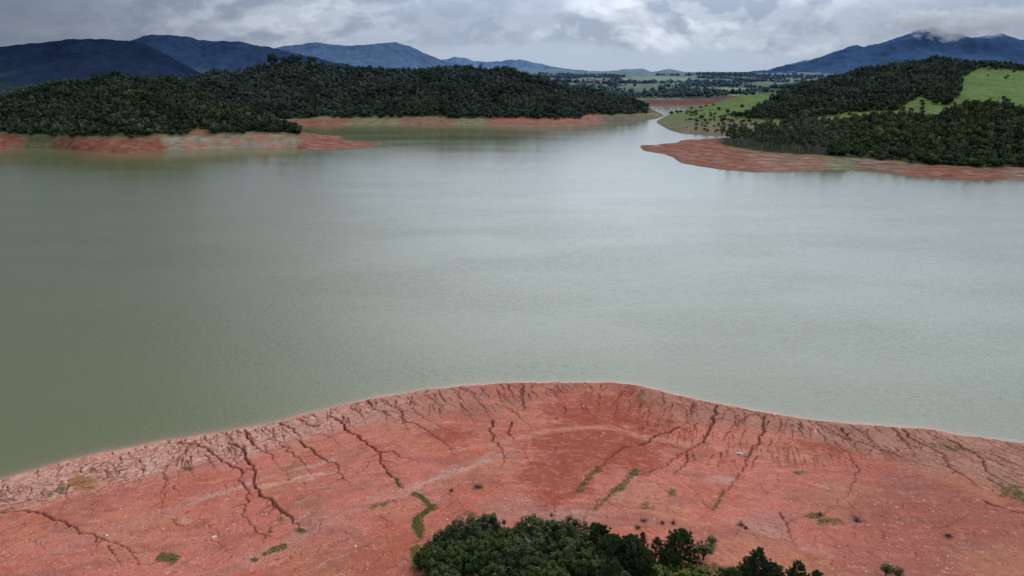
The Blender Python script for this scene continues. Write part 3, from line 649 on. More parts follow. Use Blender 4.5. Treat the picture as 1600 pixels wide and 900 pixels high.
# ------------------------------------------------------------------ mountains
def mountain(nm, sky_pts, Yc, dep, colr, amp, sc, seed, lab, patches=0.0, haze=None):
    pts = [(x, y, Yc) for x, y in sky_pts]
    front = [(x, 'z', Yc-dep, 5) for x, _ in (sky_pts[0], sky_pts[-1])]; back = [(x, 'z', Yc+dep, 0) for x, _ in (sky_pts[0], sky_pts[-1])]
    l = line(pts); A = np.linspace(l[0, 0], l[-1, 0], 420)
    zc = np.interp(A, l[:, 0], l[:, 2]); T = np.concatenate([np.linspace(0, 1, 70), np.linspace(1, 2, 16)[1:]])
    Yg = (Yc-dep)+dep*T[None, :]+0*A[:, None]; Xg = A[:, None]*Yg
    prof = np.where(T <= 1, .35*T+.65*T**1.9, np.maximum(0, 2-T)**1.3)[None, :]
    rid = 1-np.abs(fbm(Xg, Yg*.5, sc, 5, seed, .55))*2.6
    Zg = zc[:, None]*prof + amp*(rid-.75)*np.minimum(T, np.abs(2-T))[None, :]*(1-ss(T, .85, 1.0)*.85)[None, :]*1.15
    Zg += amp*.16*fbm(Xg, Yg, sc*.13, 3, seed+3)
    n = fbm(Xg, Yg, sc*.35, 4, seed+5)
    c = np.zeros(Xg.shape+(3,))+np.array(colr); c = mix(c, np.array(colr)*.8, ss(n, 0, .3)*.6); c *= (1+.38*fbm(Xg, Yg, sc*.05, 3, seed+8))[..., None]; c = mix(c, np.array(colr)*1.0+np.array([.10, .13, .17])*min(1, Yc/22000), (1-ss(Zg/np.maximum(zc[:, None], 1), .1, 1.0))*.22)  # blue aerial haze painted into the slope colour, paler towards the foot
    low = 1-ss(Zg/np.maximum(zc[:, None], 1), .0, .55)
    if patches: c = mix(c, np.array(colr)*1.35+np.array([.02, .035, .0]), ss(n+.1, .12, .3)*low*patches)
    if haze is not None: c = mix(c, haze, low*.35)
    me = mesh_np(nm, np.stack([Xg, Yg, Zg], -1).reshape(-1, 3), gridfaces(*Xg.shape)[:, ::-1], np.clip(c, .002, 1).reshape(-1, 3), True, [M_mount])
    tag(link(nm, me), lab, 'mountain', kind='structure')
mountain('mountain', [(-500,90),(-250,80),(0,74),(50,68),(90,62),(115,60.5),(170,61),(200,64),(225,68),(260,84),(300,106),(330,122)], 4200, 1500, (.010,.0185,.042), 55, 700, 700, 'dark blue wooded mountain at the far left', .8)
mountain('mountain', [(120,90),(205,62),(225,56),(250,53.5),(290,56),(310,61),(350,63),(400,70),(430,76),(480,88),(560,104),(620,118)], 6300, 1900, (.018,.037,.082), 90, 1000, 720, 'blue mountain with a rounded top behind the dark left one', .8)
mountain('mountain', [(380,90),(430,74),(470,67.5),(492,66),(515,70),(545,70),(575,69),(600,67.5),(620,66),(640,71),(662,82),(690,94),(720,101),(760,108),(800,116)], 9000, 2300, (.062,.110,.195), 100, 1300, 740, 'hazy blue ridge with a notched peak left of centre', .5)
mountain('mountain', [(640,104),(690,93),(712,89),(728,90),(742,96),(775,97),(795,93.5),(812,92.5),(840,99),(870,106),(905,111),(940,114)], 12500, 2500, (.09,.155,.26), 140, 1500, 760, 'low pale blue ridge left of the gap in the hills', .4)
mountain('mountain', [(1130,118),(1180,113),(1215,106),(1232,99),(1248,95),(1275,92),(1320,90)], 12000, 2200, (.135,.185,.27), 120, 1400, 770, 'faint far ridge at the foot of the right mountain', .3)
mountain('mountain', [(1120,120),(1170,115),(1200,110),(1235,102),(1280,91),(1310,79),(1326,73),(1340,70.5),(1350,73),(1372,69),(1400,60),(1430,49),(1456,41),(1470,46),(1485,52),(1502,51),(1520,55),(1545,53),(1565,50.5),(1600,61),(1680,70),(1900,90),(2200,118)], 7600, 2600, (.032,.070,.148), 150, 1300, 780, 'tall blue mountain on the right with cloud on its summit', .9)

# summit cloud: soft puffs of vapour built as a volume
mc = bpy.data.materials.new('cloud_vapour'); mc.use_nodes = True; nt = mc.node_tree; nt.nodes.clear(); L = nt.links.new
out = N(nt, 'ShaderNodeOutputMaterial'); pv = N(nt, 'ShaderNodeVolumePrincipled'); L(pv.outputs[0], out.inputs['Volume'])
tc = N(nt, 'ShaderNodeTexCoord'); nz = N(nt, 'ShaderNodeTexNoise'); nz.inputs['Scale'].default_value = 2.4; nz.inputs['Detail'].default_value = 7
mp = N(nt, 'ShaderNodeMapping'); mp.inputs['Scale'].default_value = (1.6, 1, .8); L(tc.outputs['Object'], mp.inputs[0]); L(mp.outputs[0], nz.inputs['Vector'])
ln = N(nt, 'ShaderNodeVectorMath', operation='LENGTH'); L(tc.outputs['Object'], ln.inputs[0])
f1 = MR(ln.outputs['Value'], .25, 1.0, .60, -.25, False); sm = MA('ADD', MA('MULTIPLY', nz.outputs['Fac'], 2.6), MR(ln.outputs['Value'], .1, 1.0, .05, -.95, False))
L(MR(sm, .62, 1.15, 0, .011), pv.inputs['Density']); pv.inputs['Color'].default_value = (.97, .98, 1, 1)
pv.inputs['Emission Color'].default_value = (.62, .70, .82, 1); L(MR(sm, .62, 1.15, 0, .0018), pv.inputs['Emission Strength'])  # faint bluish self-glow added to the vapour, standing in for scattered sky light
mc.cycles.volume_step_rate = 4
def icos(sub, name='c'):
    import bmesh
    bm = bmesh.new(); bmesh.ops.create_icosphere(bm, subdivisions=sub, radius=1)
    v = np.array([x.co[:] for x in bm.verts]); f = np.array([[q.index for q in p.verts] for p in bm.faces]); bm.free(); return v, f
iv3, if3 = icos(3); iv2, if2 = icos(2); iv1, if1 = icos(1)
def at_px(px, py, Y):
    a, s = ray(px, py); return float(a*Y), float(Y), float(H+s*Y)
for (px, py, sx, sz) in ((1492, 46, 460, 120), (1440, 30, 400, 130), (1570, 30, 640, 170)):
    me = mesh_np('cloud', iv3, if3, None, True, [mc]); o = link('cloud', me, None, at_px(px, py, 7050)); o.scale = (sx, 240, sz)
    tag(o, {1492: 'white wisp of cloud lying across the right mountain summit', 1440: 'small cloud scrap capping the highest right peak', 1570: 'wide grey cloud hanging over the far right ridge'}[px], 'cloud')

# ------------------------------------------------------------------ foliage generators
def rotm(n, rs):
    """n random rotation frames (u,v) for leaf quads"""
    a = rs.normal(size=(n, 3)); a /= np.linalg.norm(a, axis=1)[:, None]
    b_ = rs.normal(size=(n, 3)); b_ = np.cross(a, b_); b_ /= np.linalg.norm(b_, axis=1)[:, None]
    return a, b_
def quads(cen, size, rs, up=.0, nrm=None, ratio=.6):
    n = len(cen); a, b_ = rotm(n, rs)
    if nrm is not None:
        nn = nrm+rs.normal(size=(n, 3))*.55+np.array([0, 0, up]); nn /= np.linalg.norm(nn, axis=1)[:, None]
        a = np.cross(nn, b_); a /= np.linalg.norm(a, axis=1)[:, None]; b_ = np.cross(nn, a)
    s = size*rs.uniform(.6, 1.25, (n, 1)); a = a*s; b_ = b_*s*ratio
    v = np.stack([cen-a, cen-b_*.9+a*.1, cen+a, cen+b_], 1).reshape(-1, 3)
    return v, np.arange(4*n).reshape(n, 4)
def far_crown(seed, nq, core=True, tall=1.0, lobes=5):
    """unit crown: radius ~1, base z 0, top ~1.7; returns verts, facelist, brightness per vertex"""
    rs = np.random.RandomState(seed); V, Fs, Br = [], [], []; off = 0
    cs = [(0, 0, .9*tall, .80)]+[(math.cos(t)*.48, math.sin(t)*.48, rs.uniform(.5, 1.15)*tall, rs.uniform(.38, .56)) for t in rs.uniform(0, 6.28, lobes)]
    if core:
        d = iv1*np.array([1, 1, .85*tall]); r = .74*(1+.30*np.sin(d[:, 0]*5+seed)*np.cos(d[:, 1]*6-seed)+.12*rs.normal(size=len(d)))
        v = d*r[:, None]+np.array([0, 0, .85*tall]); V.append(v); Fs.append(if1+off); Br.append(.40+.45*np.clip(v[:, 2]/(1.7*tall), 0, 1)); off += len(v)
    per = np.array([c[3]**2 for c in cs]); per = np.maximum(1, (nq*per/per.sum()).astype(int))
    for (x, y, z, r), k in zip(cs, per):
        d = rs.normal(size=(k, 3)); d[:, 2] = np.abs(d[:, 2])*.9-.25; d /= np.linalg.norm(d, axis=1)[:, None]
        c = np.array([x, y, z])+d*np.array([1, 1, .85])*r*rs.uniform(.8, 1.12, (k, 1))
        v, f = quads(c, .24 if nq > 70 else .33, rs, .35, d, .8)
        V.append(v); Fs.append(f+off); off += len(v)
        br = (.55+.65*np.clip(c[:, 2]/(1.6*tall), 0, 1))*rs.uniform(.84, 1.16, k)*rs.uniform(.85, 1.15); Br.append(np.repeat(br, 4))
    return np.concatenate(V), Fs, np.concatenate(Br)
def scatter(o, mask, spacing, seed):
    """jittered-grid points on a Land where mask(px,py,T,X,Y) is true"""
    rs = np.random.RandomState(seed); X, Y, Zz = o.X, o.Y, o.Z
    ar = np.abs((X[1:, :-1]-X[:-1, :-1])*(Y[:-1, 1:]-Y[:-1, :-1])).ravel(); n = int(ar.sum()/spacing**2*3.2); n = min(n, 400000)
    idx = np.searchsorted(np.cumsum(ar)/ar.sum(), rs.rand(n)); i, j = np.divmod(np.clip(idx, 0, len(ar)-1), X.shape[1]-1)
    fu, fv = rs.rand(n), rs.rand(n)
    def bi(Q): return (Q[i, j]*(1-fu)+Q[i+1, j]*fu)*(1-fv)+(Q[i, j+1]*(1-fu)+Q[i+1, j+1]*fu)*fv
    x, y, z, t = bi(X), bi(Y), bi(Zz), bi(o.T)
    px, py = proj(x, y, z); k = mask(px, py, t, x, y)&(px > -90)&(px < 1690)
    x, y, z, t, px, py = [q[k] for q in (x, y, z, t, px, py)]
    key = (np.floor(x/spacing)*100003+np.floor(y/spacing)).astype(np.int64); _, u = np.unique(key, return_index=True)
    return [q[u] for q in (x, y, z, t, px, py)]
def merge_trees(x, y, z, rad, protos, tint, seed, hscale=None):
    rs = np.random.RandomState(seed); V, C3, F3, F4 = [], [], [], []; off = 0
    pid = rs.randint(0, len(protos), len(x))
    for p, (pv_, pf, pb) in enumerate(protos):
        k = np.where(pid == p)[0]; 
        if not len(k): continue
        an = rs.uniform(0, 6.28, len(k)); c, s = np.cos(an)[:, None], np.sin(an)[:, None]
        r = rad[k][:, None]; hs = (hscale[k] if hscale is not None else rs.uniform(.75, 1.7, len(k))**1.1)[:, None]
        vx = (pv_[None, :, 0]*c-pv_[None, :, 1]*s)*r+x[k][:, None]; vy = (pv_[None, :, 0]*s+pv_[None, :, 1]*c)*r+y[k][:, None]; vz = pv_[None, :, 2]*r*hs+z[k][:, None]
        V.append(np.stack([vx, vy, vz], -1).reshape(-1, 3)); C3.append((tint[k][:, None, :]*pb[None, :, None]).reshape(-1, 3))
        nv = len(pv_)
        for f in pf:
            ff = (f[None]+(np.arange(len(k))*nv)[:, None, None]+off).reshape(-1, f.shape[1]); (F3 if f.shape[1] == 3 else F4).append(ff)
        off += nv*len(k)
    fl = [np.concatenate(q) for q in (F3, F4) if q]
    return np.concatenate(V), fl, np.concatenate(C3)
greens = np.array([[.050,.072,.026],[.040,.062,.026],[.060,.080,.026],[.034,.052,.026],[.048,.062,.036],[.075,.092,.034],[.038,.060,.022]])
def tints(n, rs, y=None, k=1.0):
    t = greens[rs.randint(0, len(greens), n)]*rs.uniform(.72, 1.3, (n, 1))*k
    odd = rs.rand(n); t[odd < .05] = t[odd < .05]*1.5*np.array([1.15, 1, .9]); t[odd > .96] = t[odd > .96]*1.35*np.array([1.2, 1.0, 1.5])
    if y is not None:
        h = np.clip((y-950)/2600, 0, .85)[:, None]; t = t*(1-h)+np.array([.085, .128, .180])*h  # far crowns fade to blue: haze put into the leaf colour
    return t
P_hi = [far_crown(s, 130) for s in range(1, 8)]; P_lo = [far_crown(s, 44) for s in range(11, 17)]; P_md = [far_crown(s, 30) for s in range(31, 39)]; P_vlo = [far_crown(s, 16) for s in range(21, 25)]
rs = np.random.RandomState(5)
def forest(o, mask, spacing, rr, protos, seed, nm, lab, k=1.0, keep=None, clump=.25, cast=(1, 1, 1)):
    x, y, z, t, px, py = scatter(o, mask, spacing, seed); rs = np.random.RandomState(seed+1)
    rad = rs.uniform(rr[0], rr[1], len(x))*(1+clump*fbm(x, y, 40, 2, seed)); tn = tints(len(x), rs, y, k)*(1+.8*fbm(x, y, 45, 3, seed+2))[:, None]
    res = None
    if keep:
        o_ = np.argsort(np.hypot(x, y)); vis = (px[o_] > 0)&(px[o_] < 1600); sel = o_[vis][:keep]; res = [q[sel] for q in (x, y, z, rad, tn)]
        m = np.ones(len(x), bool); m[sel] = False; x, y, z, rad, tn = [q[m] for q in (x, y, z, rad, tn)]
    tn = tn*np.array(cast); V, Fl, Cv = merge_trees(x, y, z-rad*.05, rad, protos, tn, seed+3)
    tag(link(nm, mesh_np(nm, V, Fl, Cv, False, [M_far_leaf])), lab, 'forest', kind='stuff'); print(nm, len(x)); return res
def mB(px, py, t, x, y):
    edge = .97+.30*fbm(x, y, 16, 3, 5)
    return (t > edge)&(t < 2.25)&(px < 468)&~((np.abs(px-313) < 17)&(np.abs(py-207) < 6))
def mC(px, py, t, x, y): return (t > .98+.35*fbm(x, y, 22, 3, 6))&(t < 2.12)&~((px > 985)&(fbm(x, y, 25, 2, 8) < .0))&(px < 1012)
def mR1(px, py, t, x, y): return (t > .98+.25*fbm(x, y, 16, 3, 7))&(t < 2.2)&(px > 1300-60*fbm(x, y, 30, 2, 3))
upF = [(1140,186),(1165,184),(1207,187),(1250,187),(1295,181),(1340,174),(1400,173),(1414,164),(1430,152),(1440,150),(1452,158),(1464,164),(1484,164),(1498,150),(1502,122),(1520,112),(1530,107),(1580,108),(1640,116),(1640,60),(1235,60),(1222,146),(1205,160),(1175,176)]
def mR2(px, py, t, x, y): return inpoly(px+6*fbm(x, y, 30, 3, 8), py+2*fbm(x, y, 20, 3, 9), upF)&(t < 3.12)
forest(B, mB, 4.9, (2.0, 4.1), P_md, 1000, 'forest', 'dense dark green forest covering the left headland', .72, cast=(.86, .95, 1.12))
forest(Cc, mC, 6.0, (2.5, 5.0), P_md, 1100, 'forest', 'dense dark forest covering the long central hill', .62)
front = forest(R1, mR1, 4.9, (2.1, 4.2), P_lo, 1200, 'forest', 'dense forest on the near right slope behind its front trees', .82, keep=300)
forest(R2, mR2, 5.8, (2.4, 4.9), P_md, 1300, 'forest', 'dark forest crowning the right pasture hill', .62)
fpast = lambda px, py: ((np.hypot((px-1030)/62, (py-123)/4.5) < 1)|(np.hypot((px-1000)/30, (py-127)/3) < 1)|(np.hypot((px-1120)/55, (py-139)/2.6) < 1))
def mF(px, py, t, x, y): return (t > 1.03)&(y < 5200)&(fbm(x, y, 330, 4, 610)+.5*fbm(x, y, 90, 4, 611) < -.05)&~fpast(px, py)&(px > 780)&(px < 1330)
forest(FL, mF, 13, (4.5, 8), P_vlo, 1400, 'forest', 'distant woodland scattered over the far farmland', .9)

# the 300 nearest forest trees as individuals
def tree_mesh(name, proto, tint, trunk_col, th=.35, tr=.05, mat=None):
    v, f, b_ = proto; k = 7
    an = np.linspace(0, 6.283, k, endpoint=False); ring = np.stack([np.cos(an), np.sin(an)], 1)
    tv = np.concatenate([np.c_[ring*tr*1.4, np.full(k, -.25)], np.c_[ring*tr*.6, np.full(k, th+.4)]]); tf = np.array([[i, (i+1) % k, k+(i+1) % k, k+i] for i in range(k)])
    V = np.concatenate([v, tv]); Fl = list(f)+[tf+len(v)]
    cc = np.concatenate([b_[:, None]*tint, np.tile(trunk_col, (2*k, 1))]); nf = [len(q) for q in f]
    mi = [0]*sum(nf)+[1]*k
    return mesh_np(name, V, Fl, cc, False, [mat or M_far_leaf, M_bark], mi)
ft = [tree_mesh('forest_tree', P_hi[i % len(P_hi)], tints(1, rs)[0]*.78, (.14, .11, .08)) for i in range(21)]
for i, (x, y, z, r, tn) in enumerate(zip(*front)):
    o = link('forest_tree', ft[i % len(ft)], None, (x, y, z-.05*r)); o.scale = (r, r, r*random.uniform(.9, 1.2)); o.rotation_euler.z = random.uniform(0, 6.28)
    tag(o, 'dark green broadleaf tree in the front rows of the right forest', 'tree', 'front trees of the right shore forest')

# ------------------------------------------------------------------ tube helper
def tube(path, radii, k=7):
    path = np.array(path, float); V = []
    for i, p in enumerate(path):
        d = path[min(i+1, len(path)-1)]-path[max(i-1, 0)]; d /= np.linalg.norm(d)+1e-9
        a = np.cross(d, [0.13, .99, .05]); a /= np.linalg.norm(a)+1e-9; b_ = np.cross(d, a)
        for q in range(k):
            t = 6.2832*q/k; V.append(p+radii[i]*(math.cos(t)*a+math.sin(t)*b_))
    f = [[i*k+q, i*k+(q+1) % k, (i+1)*k+(q+1) % k, (i+1)*k+q] for i in range(len(path)-1) for q in range(k)]
    return np.array(V), np.array(f)
class MB:
    def __init__(s): s.v = []; s.f = []; s.c = []; s.n = 0
    def add(s, v, f, c):
        s.v.append(v); s.f.append(np.asarray(f)+s.n); c = np.asarray(c, float); s.c.append(np.tile(c, (len(v), 1)) if c.ndim == 1 else c); s.n += len(v)
    def mesh(s, name, mats, smooth=False):
        return mesh_np(name, np.concatenate(s.v), s.f, np.concatenate(s.c), smooth, mats)
# eucalyptus-like tall trees with pale trunks
def tall_tree(seed, h=20, tint=(.055, .070, .038), spread=1.0):
    rs = np.random.RandomState(seed); tr = MB(); cr = MB(); bend = rs.normal(size=2)*.5
    top = h*.86; P = [(bend[0]*t*t, bend[1]*t*t, top*t-.5) for t in np.linspace(0, 1, 7)]
    v, f = tube(P, np.linspace(.26, .08, 7)); tc_ = (.30, .27, .22); tr.add(v, f, tc_)
    n = rs.randint(13, 18)
    for i in range(n):
        t = rs.uniform(.48 if spread < 1.5 else .22, 1.0); b0 = np.array([bend[0]*t*t, bend[1]*t*t, top*t]); an = rs.uniform(0, 6.28); L_ = rs.uniform(1.4, 4.2)*spread*(1.25-t*.6)
        e = b0+np.array([math.cos(an)*L_, math.sin(an)*L_, L_*.75]); v, f = tube([b0, (b0+e)/2+[0, 0, .2], e], [.12, .08, .04], 5); tr.add(v, f, tc_)
        R = rs.uniform(1.2, 2.1)*spread; k = 60; d = rs.normal(size=(k, 3)); d /= np.linalg.norm(d, axis=1)[:, None]
        c = e+d*np.array([1, 1, .75])*R*rs.uniform(.55, 1.05, (k, 1)); v, f = quads(c, .50*spread, rs, .3, d, .8)
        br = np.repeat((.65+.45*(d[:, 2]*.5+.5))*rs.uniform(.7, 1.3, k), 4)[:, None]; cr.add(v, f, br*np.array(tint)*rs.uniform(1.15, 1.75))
    return tr.mesh('trunk', [M_bark]), cr.mesh('crown', [M_far_leaf])
tall_p = [tall_tree(s, h, ti, sp_) for s, h, ti, sp_ in ((31, 20, (.060,.074,.040), 1), (32, 17, (.052,.070,.032), 1), (33, 21, (.064,.070,.042), 1), (34, 15, (.050,.066,.028), 1), (35, 18, (.070,.082,.044), 1), (36, 19, (.046,.060,.032), 1), (37, 17, (.026,.036,.026), 1.9), (38, 15, (.026,.036,.026), 2.2))]
def land_z(o, x, y):
    a = x/y; i = int(np.clip((a-o.A[0])/(o.A[1]-o.A[0]), 0, len(o.A)-2)); return float(np.interp(y, o.Y[i], o.Z[i]))
def place_tall(name, x, y, z, lab, grp=None, sc=1.0, pid=None):
    e = bpy.data.objects.new(name, None); C.objects.link(e); e.location = (x, y, z); e.scale = (sc, sc, sc*random.uniform(.9, 1.1)); e.rotation_euler.z = random.uniform(0, 6.28)
    t, c = tall_p[random.randrange(6) if pid is None else pid]
    link('trunk', t, e); link('crown', c, e); tag(e, lab, 'tree', grp); return e
x, y, z, t, px, py = scatter(R1, lambda px, py, t, x, y: (t > 1.0)&(t < 2.05)&(px > 1127)&(px < 1322+40*fbm(x, y, 20, 2, 4)), 8.2, 77)
print('eucalypts', len(x))
odr = np.argsort(y)[:230]
for i in odr: place_tall('eucalyptus_tree', float(x[i]), float(y[i]), float(z[i]), 'tall pale-trunked tree in the grove beside the red spit', 'grove of pale-trunked trees on the right shore', random.uniform(.55, .98))
# tall ones breaking the central and front skylines
for (px_, land_, Y_c, sc, lab) in ((427, Cc, 1465, 1.45, 'tallest tree standing above the left end of the central hill crest'), (463, Cc, 1468, 1.35, 'tall twin-topped tree above the central hill crest'), (487, Cc, 1470, 1.1, 'tall round tree at the right end of the crest clump'), (446, Cc, 1466, 1.1, 'lower tree inside the clump on the central hill crest')):
    a = float(samp_a(px_, 95)); xx = a*Y_c; place_tall('crest_tree', xx, Y_c, land_z(land_, xx, Y_c), lab, None, sc*.95, 6 if px_ < 440 else 7)
for k in range(22):
    px_ = 636+RS.rand()*64; Y_c = 1232+RS.rand()*35; a = float(samp_a(px_, 180)); xx = a*Y_c; place_tall('tall_tree', xx, Y_c, land_z(Cc, xx, Y_c), 'slim tall tree with bare trunk at the foot of the central hill', 'slim trees at the foot of the central hill', random.uniform(.8, 1.0))
for k in range(14):
    px_ = RS.uniform(1330, 1590); a = float(samp_a(px_, 190)); Y_c = 860+RS.rand()*30; xx = a*Y_c; place_tall('tall_tree', xx, Y_c, land_z(R1, xx, Y_c), 'tall open-crowned tree rising over the front forest against the pasture', 'tall trees on the front forest ridge', random.uniform(.7, .9))
# lone pasture trees
lone = [tree_mesh('pasture_tree', far_crown(60+i, 110, tall=.9), np.array(c), (.12, .10, .07), .5, .09) for i, c in enumerate(((.040,.062,.024), (.05,.075,.03), (.035,.05,.022)))]
for (px_, py_, r, lab) in ((1531,104,3.0,'tiny dark tree at the top left corner of the right pasture'),(1547,110,2.4,'small dark tree high on the right pasture'),(1557,109,2.6,'small tree beside another near the pasture top'),(1587,113,4.0,'largest lone tree near the pasture top at the right edge'),(1573,123,2.8,'low dark bush in the middle of the right pasture'),(1577,120,2.2,'second bush touching the one in the middle of the pasture'),(1545,119,1.8,'faint small bush on the upper pasture'),(1598,108,3.4,'tree on the far right pasture rim'),
    (1443,160,3.4,'upper tree of the line dividing the notch pasture'),(1444,166,3.6,'second tree of the line dividing the notch pasture'),(1442,172,3.6,'third tree of the line dividing the notch pasture'),(1443,178,3.8,'lowest tree of the line dividing the notch pasture'),
    (1352,183,3.6,'round tree standing in the narrow green strip'),(1329,180,3.2,'tree on the green strip under the upper forest'),(1050,176,4.6,'round tree on the channel bank'),(1060,176,4.2,'second round tree on the channel bank'),(1066,174,3.6,'smaller tree right of the channel bank pair'),(1082,171,3.6,'tree at the foot of the pasture by the channel'),(1095,169,3.2,'bush on the hedge line above the channel'),(1104,167,3.0,'bush further up the hedge line above the channel'),(1115,165,3.0,'topmost bush of the hedge line above the channel'),
    (1137,176,4.0,'dark tree in the middle of the left pasture'),(1124,171,3.4,'tree on the left pasture slope'),(1148,181,4.6,'tree where the left pasture meets the forest'),(1097,186,4.2,'bush on the low ground by the bay'),(1103,190,3.2,'small bush on the low ground by the bay'),(1132,190,4.6,'tree left of the grove behind the bay'),(1160,168,3.8,'tree on the lip of the left pasture gully'),(1113,182,3.2,'scrubby bush among the low grass'),(1084,178,3.0,'scrubby bush near the channel bend'),(1171,186,5.0,'large dark tree behind the grove')):
    # walk the column of R2 to find the surface under this pixel
    a = float(samp_a(px_, py_)); i = int(np.clip((a-R2.A[0])/(R2.A[1]-R2.A[0]), 0, len(R2.A)-1)); pyc = R2.py[i]; vis = np.minimum.accumulate(pyc)
    j = int(np.argmin(np.abs(pyc-py_)+(R2.T[i] > 3)*50+(R2.T[i] < 0)*50)); xx, yy, zz = R2.X[i, j], R2.Y[i, j], R2.Z[i, j]
    o = link('pasture_tree', random.choice(lone), None, (xx, yy, zz-.2)); o.scale = (r, r, r); o.rotation_euler.z = random.uniform(0, 6); tag(o, lab, 'tree')
x, y, z, t, px, py = scatter(R2, lambda px, py, t, x, y: (t > .6)&(t < 2.9)&(px > 1072)&(px < 1215)&(py > 160)&(fbm(x, y, 45, 3, 66) > .02)&~inpoly(px, py, upF), 13, 88)
bsh = [tree_mesh('bush', far_crown(80+i, 60, tall=.75), np.array(c), (.12, .10, .07), .1, .05) for i, c in enumerate(((.060,.085,.032), (.08,.10,.038), (.050,.068,.030)))]
for i in range(min(len(x), 110)):
    r = random.uniform(1.2, 3.2); o = link('bush', bsh[i % 3], None, (float(x[i]), float(y[i]), float(z[i])-.1)); o.scale = (r*1.2, r, r*.8); o.rotation_euler.z = random.uniform(0, 6); tag(o, 'small dark scrub bush on the grassy low ground by the channel', 'bush', 'scrub bushes on the low ground left of the right hill')
# shrubs at the tip of the left headland and along the banks
for (px_, Y_c, r, lab, ld) in ((457,862,4.6,'round dark tree at the very tip of the left headland forest',B),(447,866,3.8,'second round tree behind the headland tip tree',B),(437,872,4.0,'third tree from the headland tip',B),(463,872,3.6,'low bush at the right end of the headland trees',B),(429,858,3.2,'small bush under the headland tip trees',B)):
    a = float(samp_a(px_, 205)); xx = a*Y_c; o = link('headland_tree', random.choice(lone), None, (xx, Y_c, land_z(ld, xx, Y_c)-.2)); o.scale = (r,)*3; tag(o, lab, 'tree')

# ------------------------------------------------------------------ houses on the far plain, mast
def house_mesh(wc, rc):
    m1 = MB(); w_, d_, h_ = 6, 4.5, 3.2
    bx_ = np.array([(-w_,-d_,-4),(w_,-d_,-4),(w_,d_,-4),(-w_,d_,-4),(-w_,-d_,h_),(w_,-d_,h_),(w_,d_,h_),(-w_,d_,h_),(-w_,0,h_+2.6),(w_,0,h_+2.6)])
    m1.add(bx_, [(0,1,5,4),(1,2,6,5),(2,3,7,6),(3,0,4,7)], wc); m1.add(bx_, [(5,6,9),(7,4,8)], wc)
    m2 = MB(); e = .8
    rf = np.array([(-w_-e,-d_-e,h_-.3),(w_+e,-d_-e,h_-.3),(w_+e,0,h_+2.75),(-w_-e,0,h_+2.75),(-w_-e,d_+e,h_-.3),(w_+e,d_+e,h_-.3)])
    m2.add(rf, [(0,1,2,3),(3,2,5,4)], rc)
    m3 = MB()
    for x0 in (-4, 2.2): m3.add(np.array([(x0,-d_-.03,.9),(x0+1.6,-d_-.03,.9),(x0+1.6,-d_-.03,2.1),(x0,-d_-.03,2.1)]), [(0,1,2,3)], (.08,.09,.11))
    return m1.mesh('wall', [M_paint]), m2.mesh('roof', [M_paint]), m3.mesh('window', [M_paint])
hp = [house_mesh(wc, rc) for wc, rc in (((.62,.60,.57),(.40,.20,.13)), ((.66,.64,.60),(.45,.42,.40)), ((.52,.42,.34),(.38,.17,.11)))]
hs = [(918,127),(923,128.5),(928,127),(933,129),(937,127.5),(942,129),(946,130),(925,130),(950,128),(972,127),(978,126),(1183,121),(1188,122),(1194,121),(1175,122.5),(1200,120.5),(905,122),(960,124),(1064,119),(990,122),(934,126),(940,131)]
for i, (px_, py_) in enumerate(hs):
    a = float(samp_a(px_, py_)); k = int((a-FL.A[0])/(FL.A[1]-FL.A[0])); pyc = FL.py[k]; j = int(np.argmin(np.abs(pyc-py_)+(FL.T[k] < 1)*99))
    e = bpy.data.objects.new('house', None); C.objects.link(e); e.location = (FL.X[k, j], FL.Y[k, j], FL.Z[k, j]+.5); e.rotation_euler.z = random.uniform(-.6, .6); s = random.uniform(1.0, 1.5); e.scale = (s, s, s)
    for nm, q in zip(('wall', 'roof', 'window'), random.choice(hp)): link(nm, q, e)
    tag(e, 'tiny pale house with pitched roof in the far village' if px_ < 1000 else 'tiny pale house on the far farmland right of the channel', 'house', 'houses of the far village' if px_ < 1000 else 'scattered far houses')
ms = MB()
for q in range(3):
    t = q*2.094; v, f = tube([(math.cos(t)*1.2, math.sin(t)*1.2, 0), (math.cos(t)*.3, math.sin(t)*.3, 26)], [.22, .16], 5); ms.add(v, f, (.6, .6, .62))
for zz in np.arange(2, 26, 2.4):
    r = 1.2-.9*zz/26
    for q in range(3):
        t, t2 = q*2.094, (q+1)*2.094; v, f = tube([(math.cos(t)*r, math.sin(t)*r, zz), (math.cos(t2)*r, math.sin(t2)*r, zz+1.2)], [.09, .09], 4); ms.add(v, f, (.6, .6, .62))
xx, yy, _ = at_px(650, 104, 1484); tag(link('mast', ms.mesh('mast', [M_paint]), None, (xx, yy, land_z(Cc, xx, yy))), 'thin pale lattice mast on the crest of the central hill', 'mast')

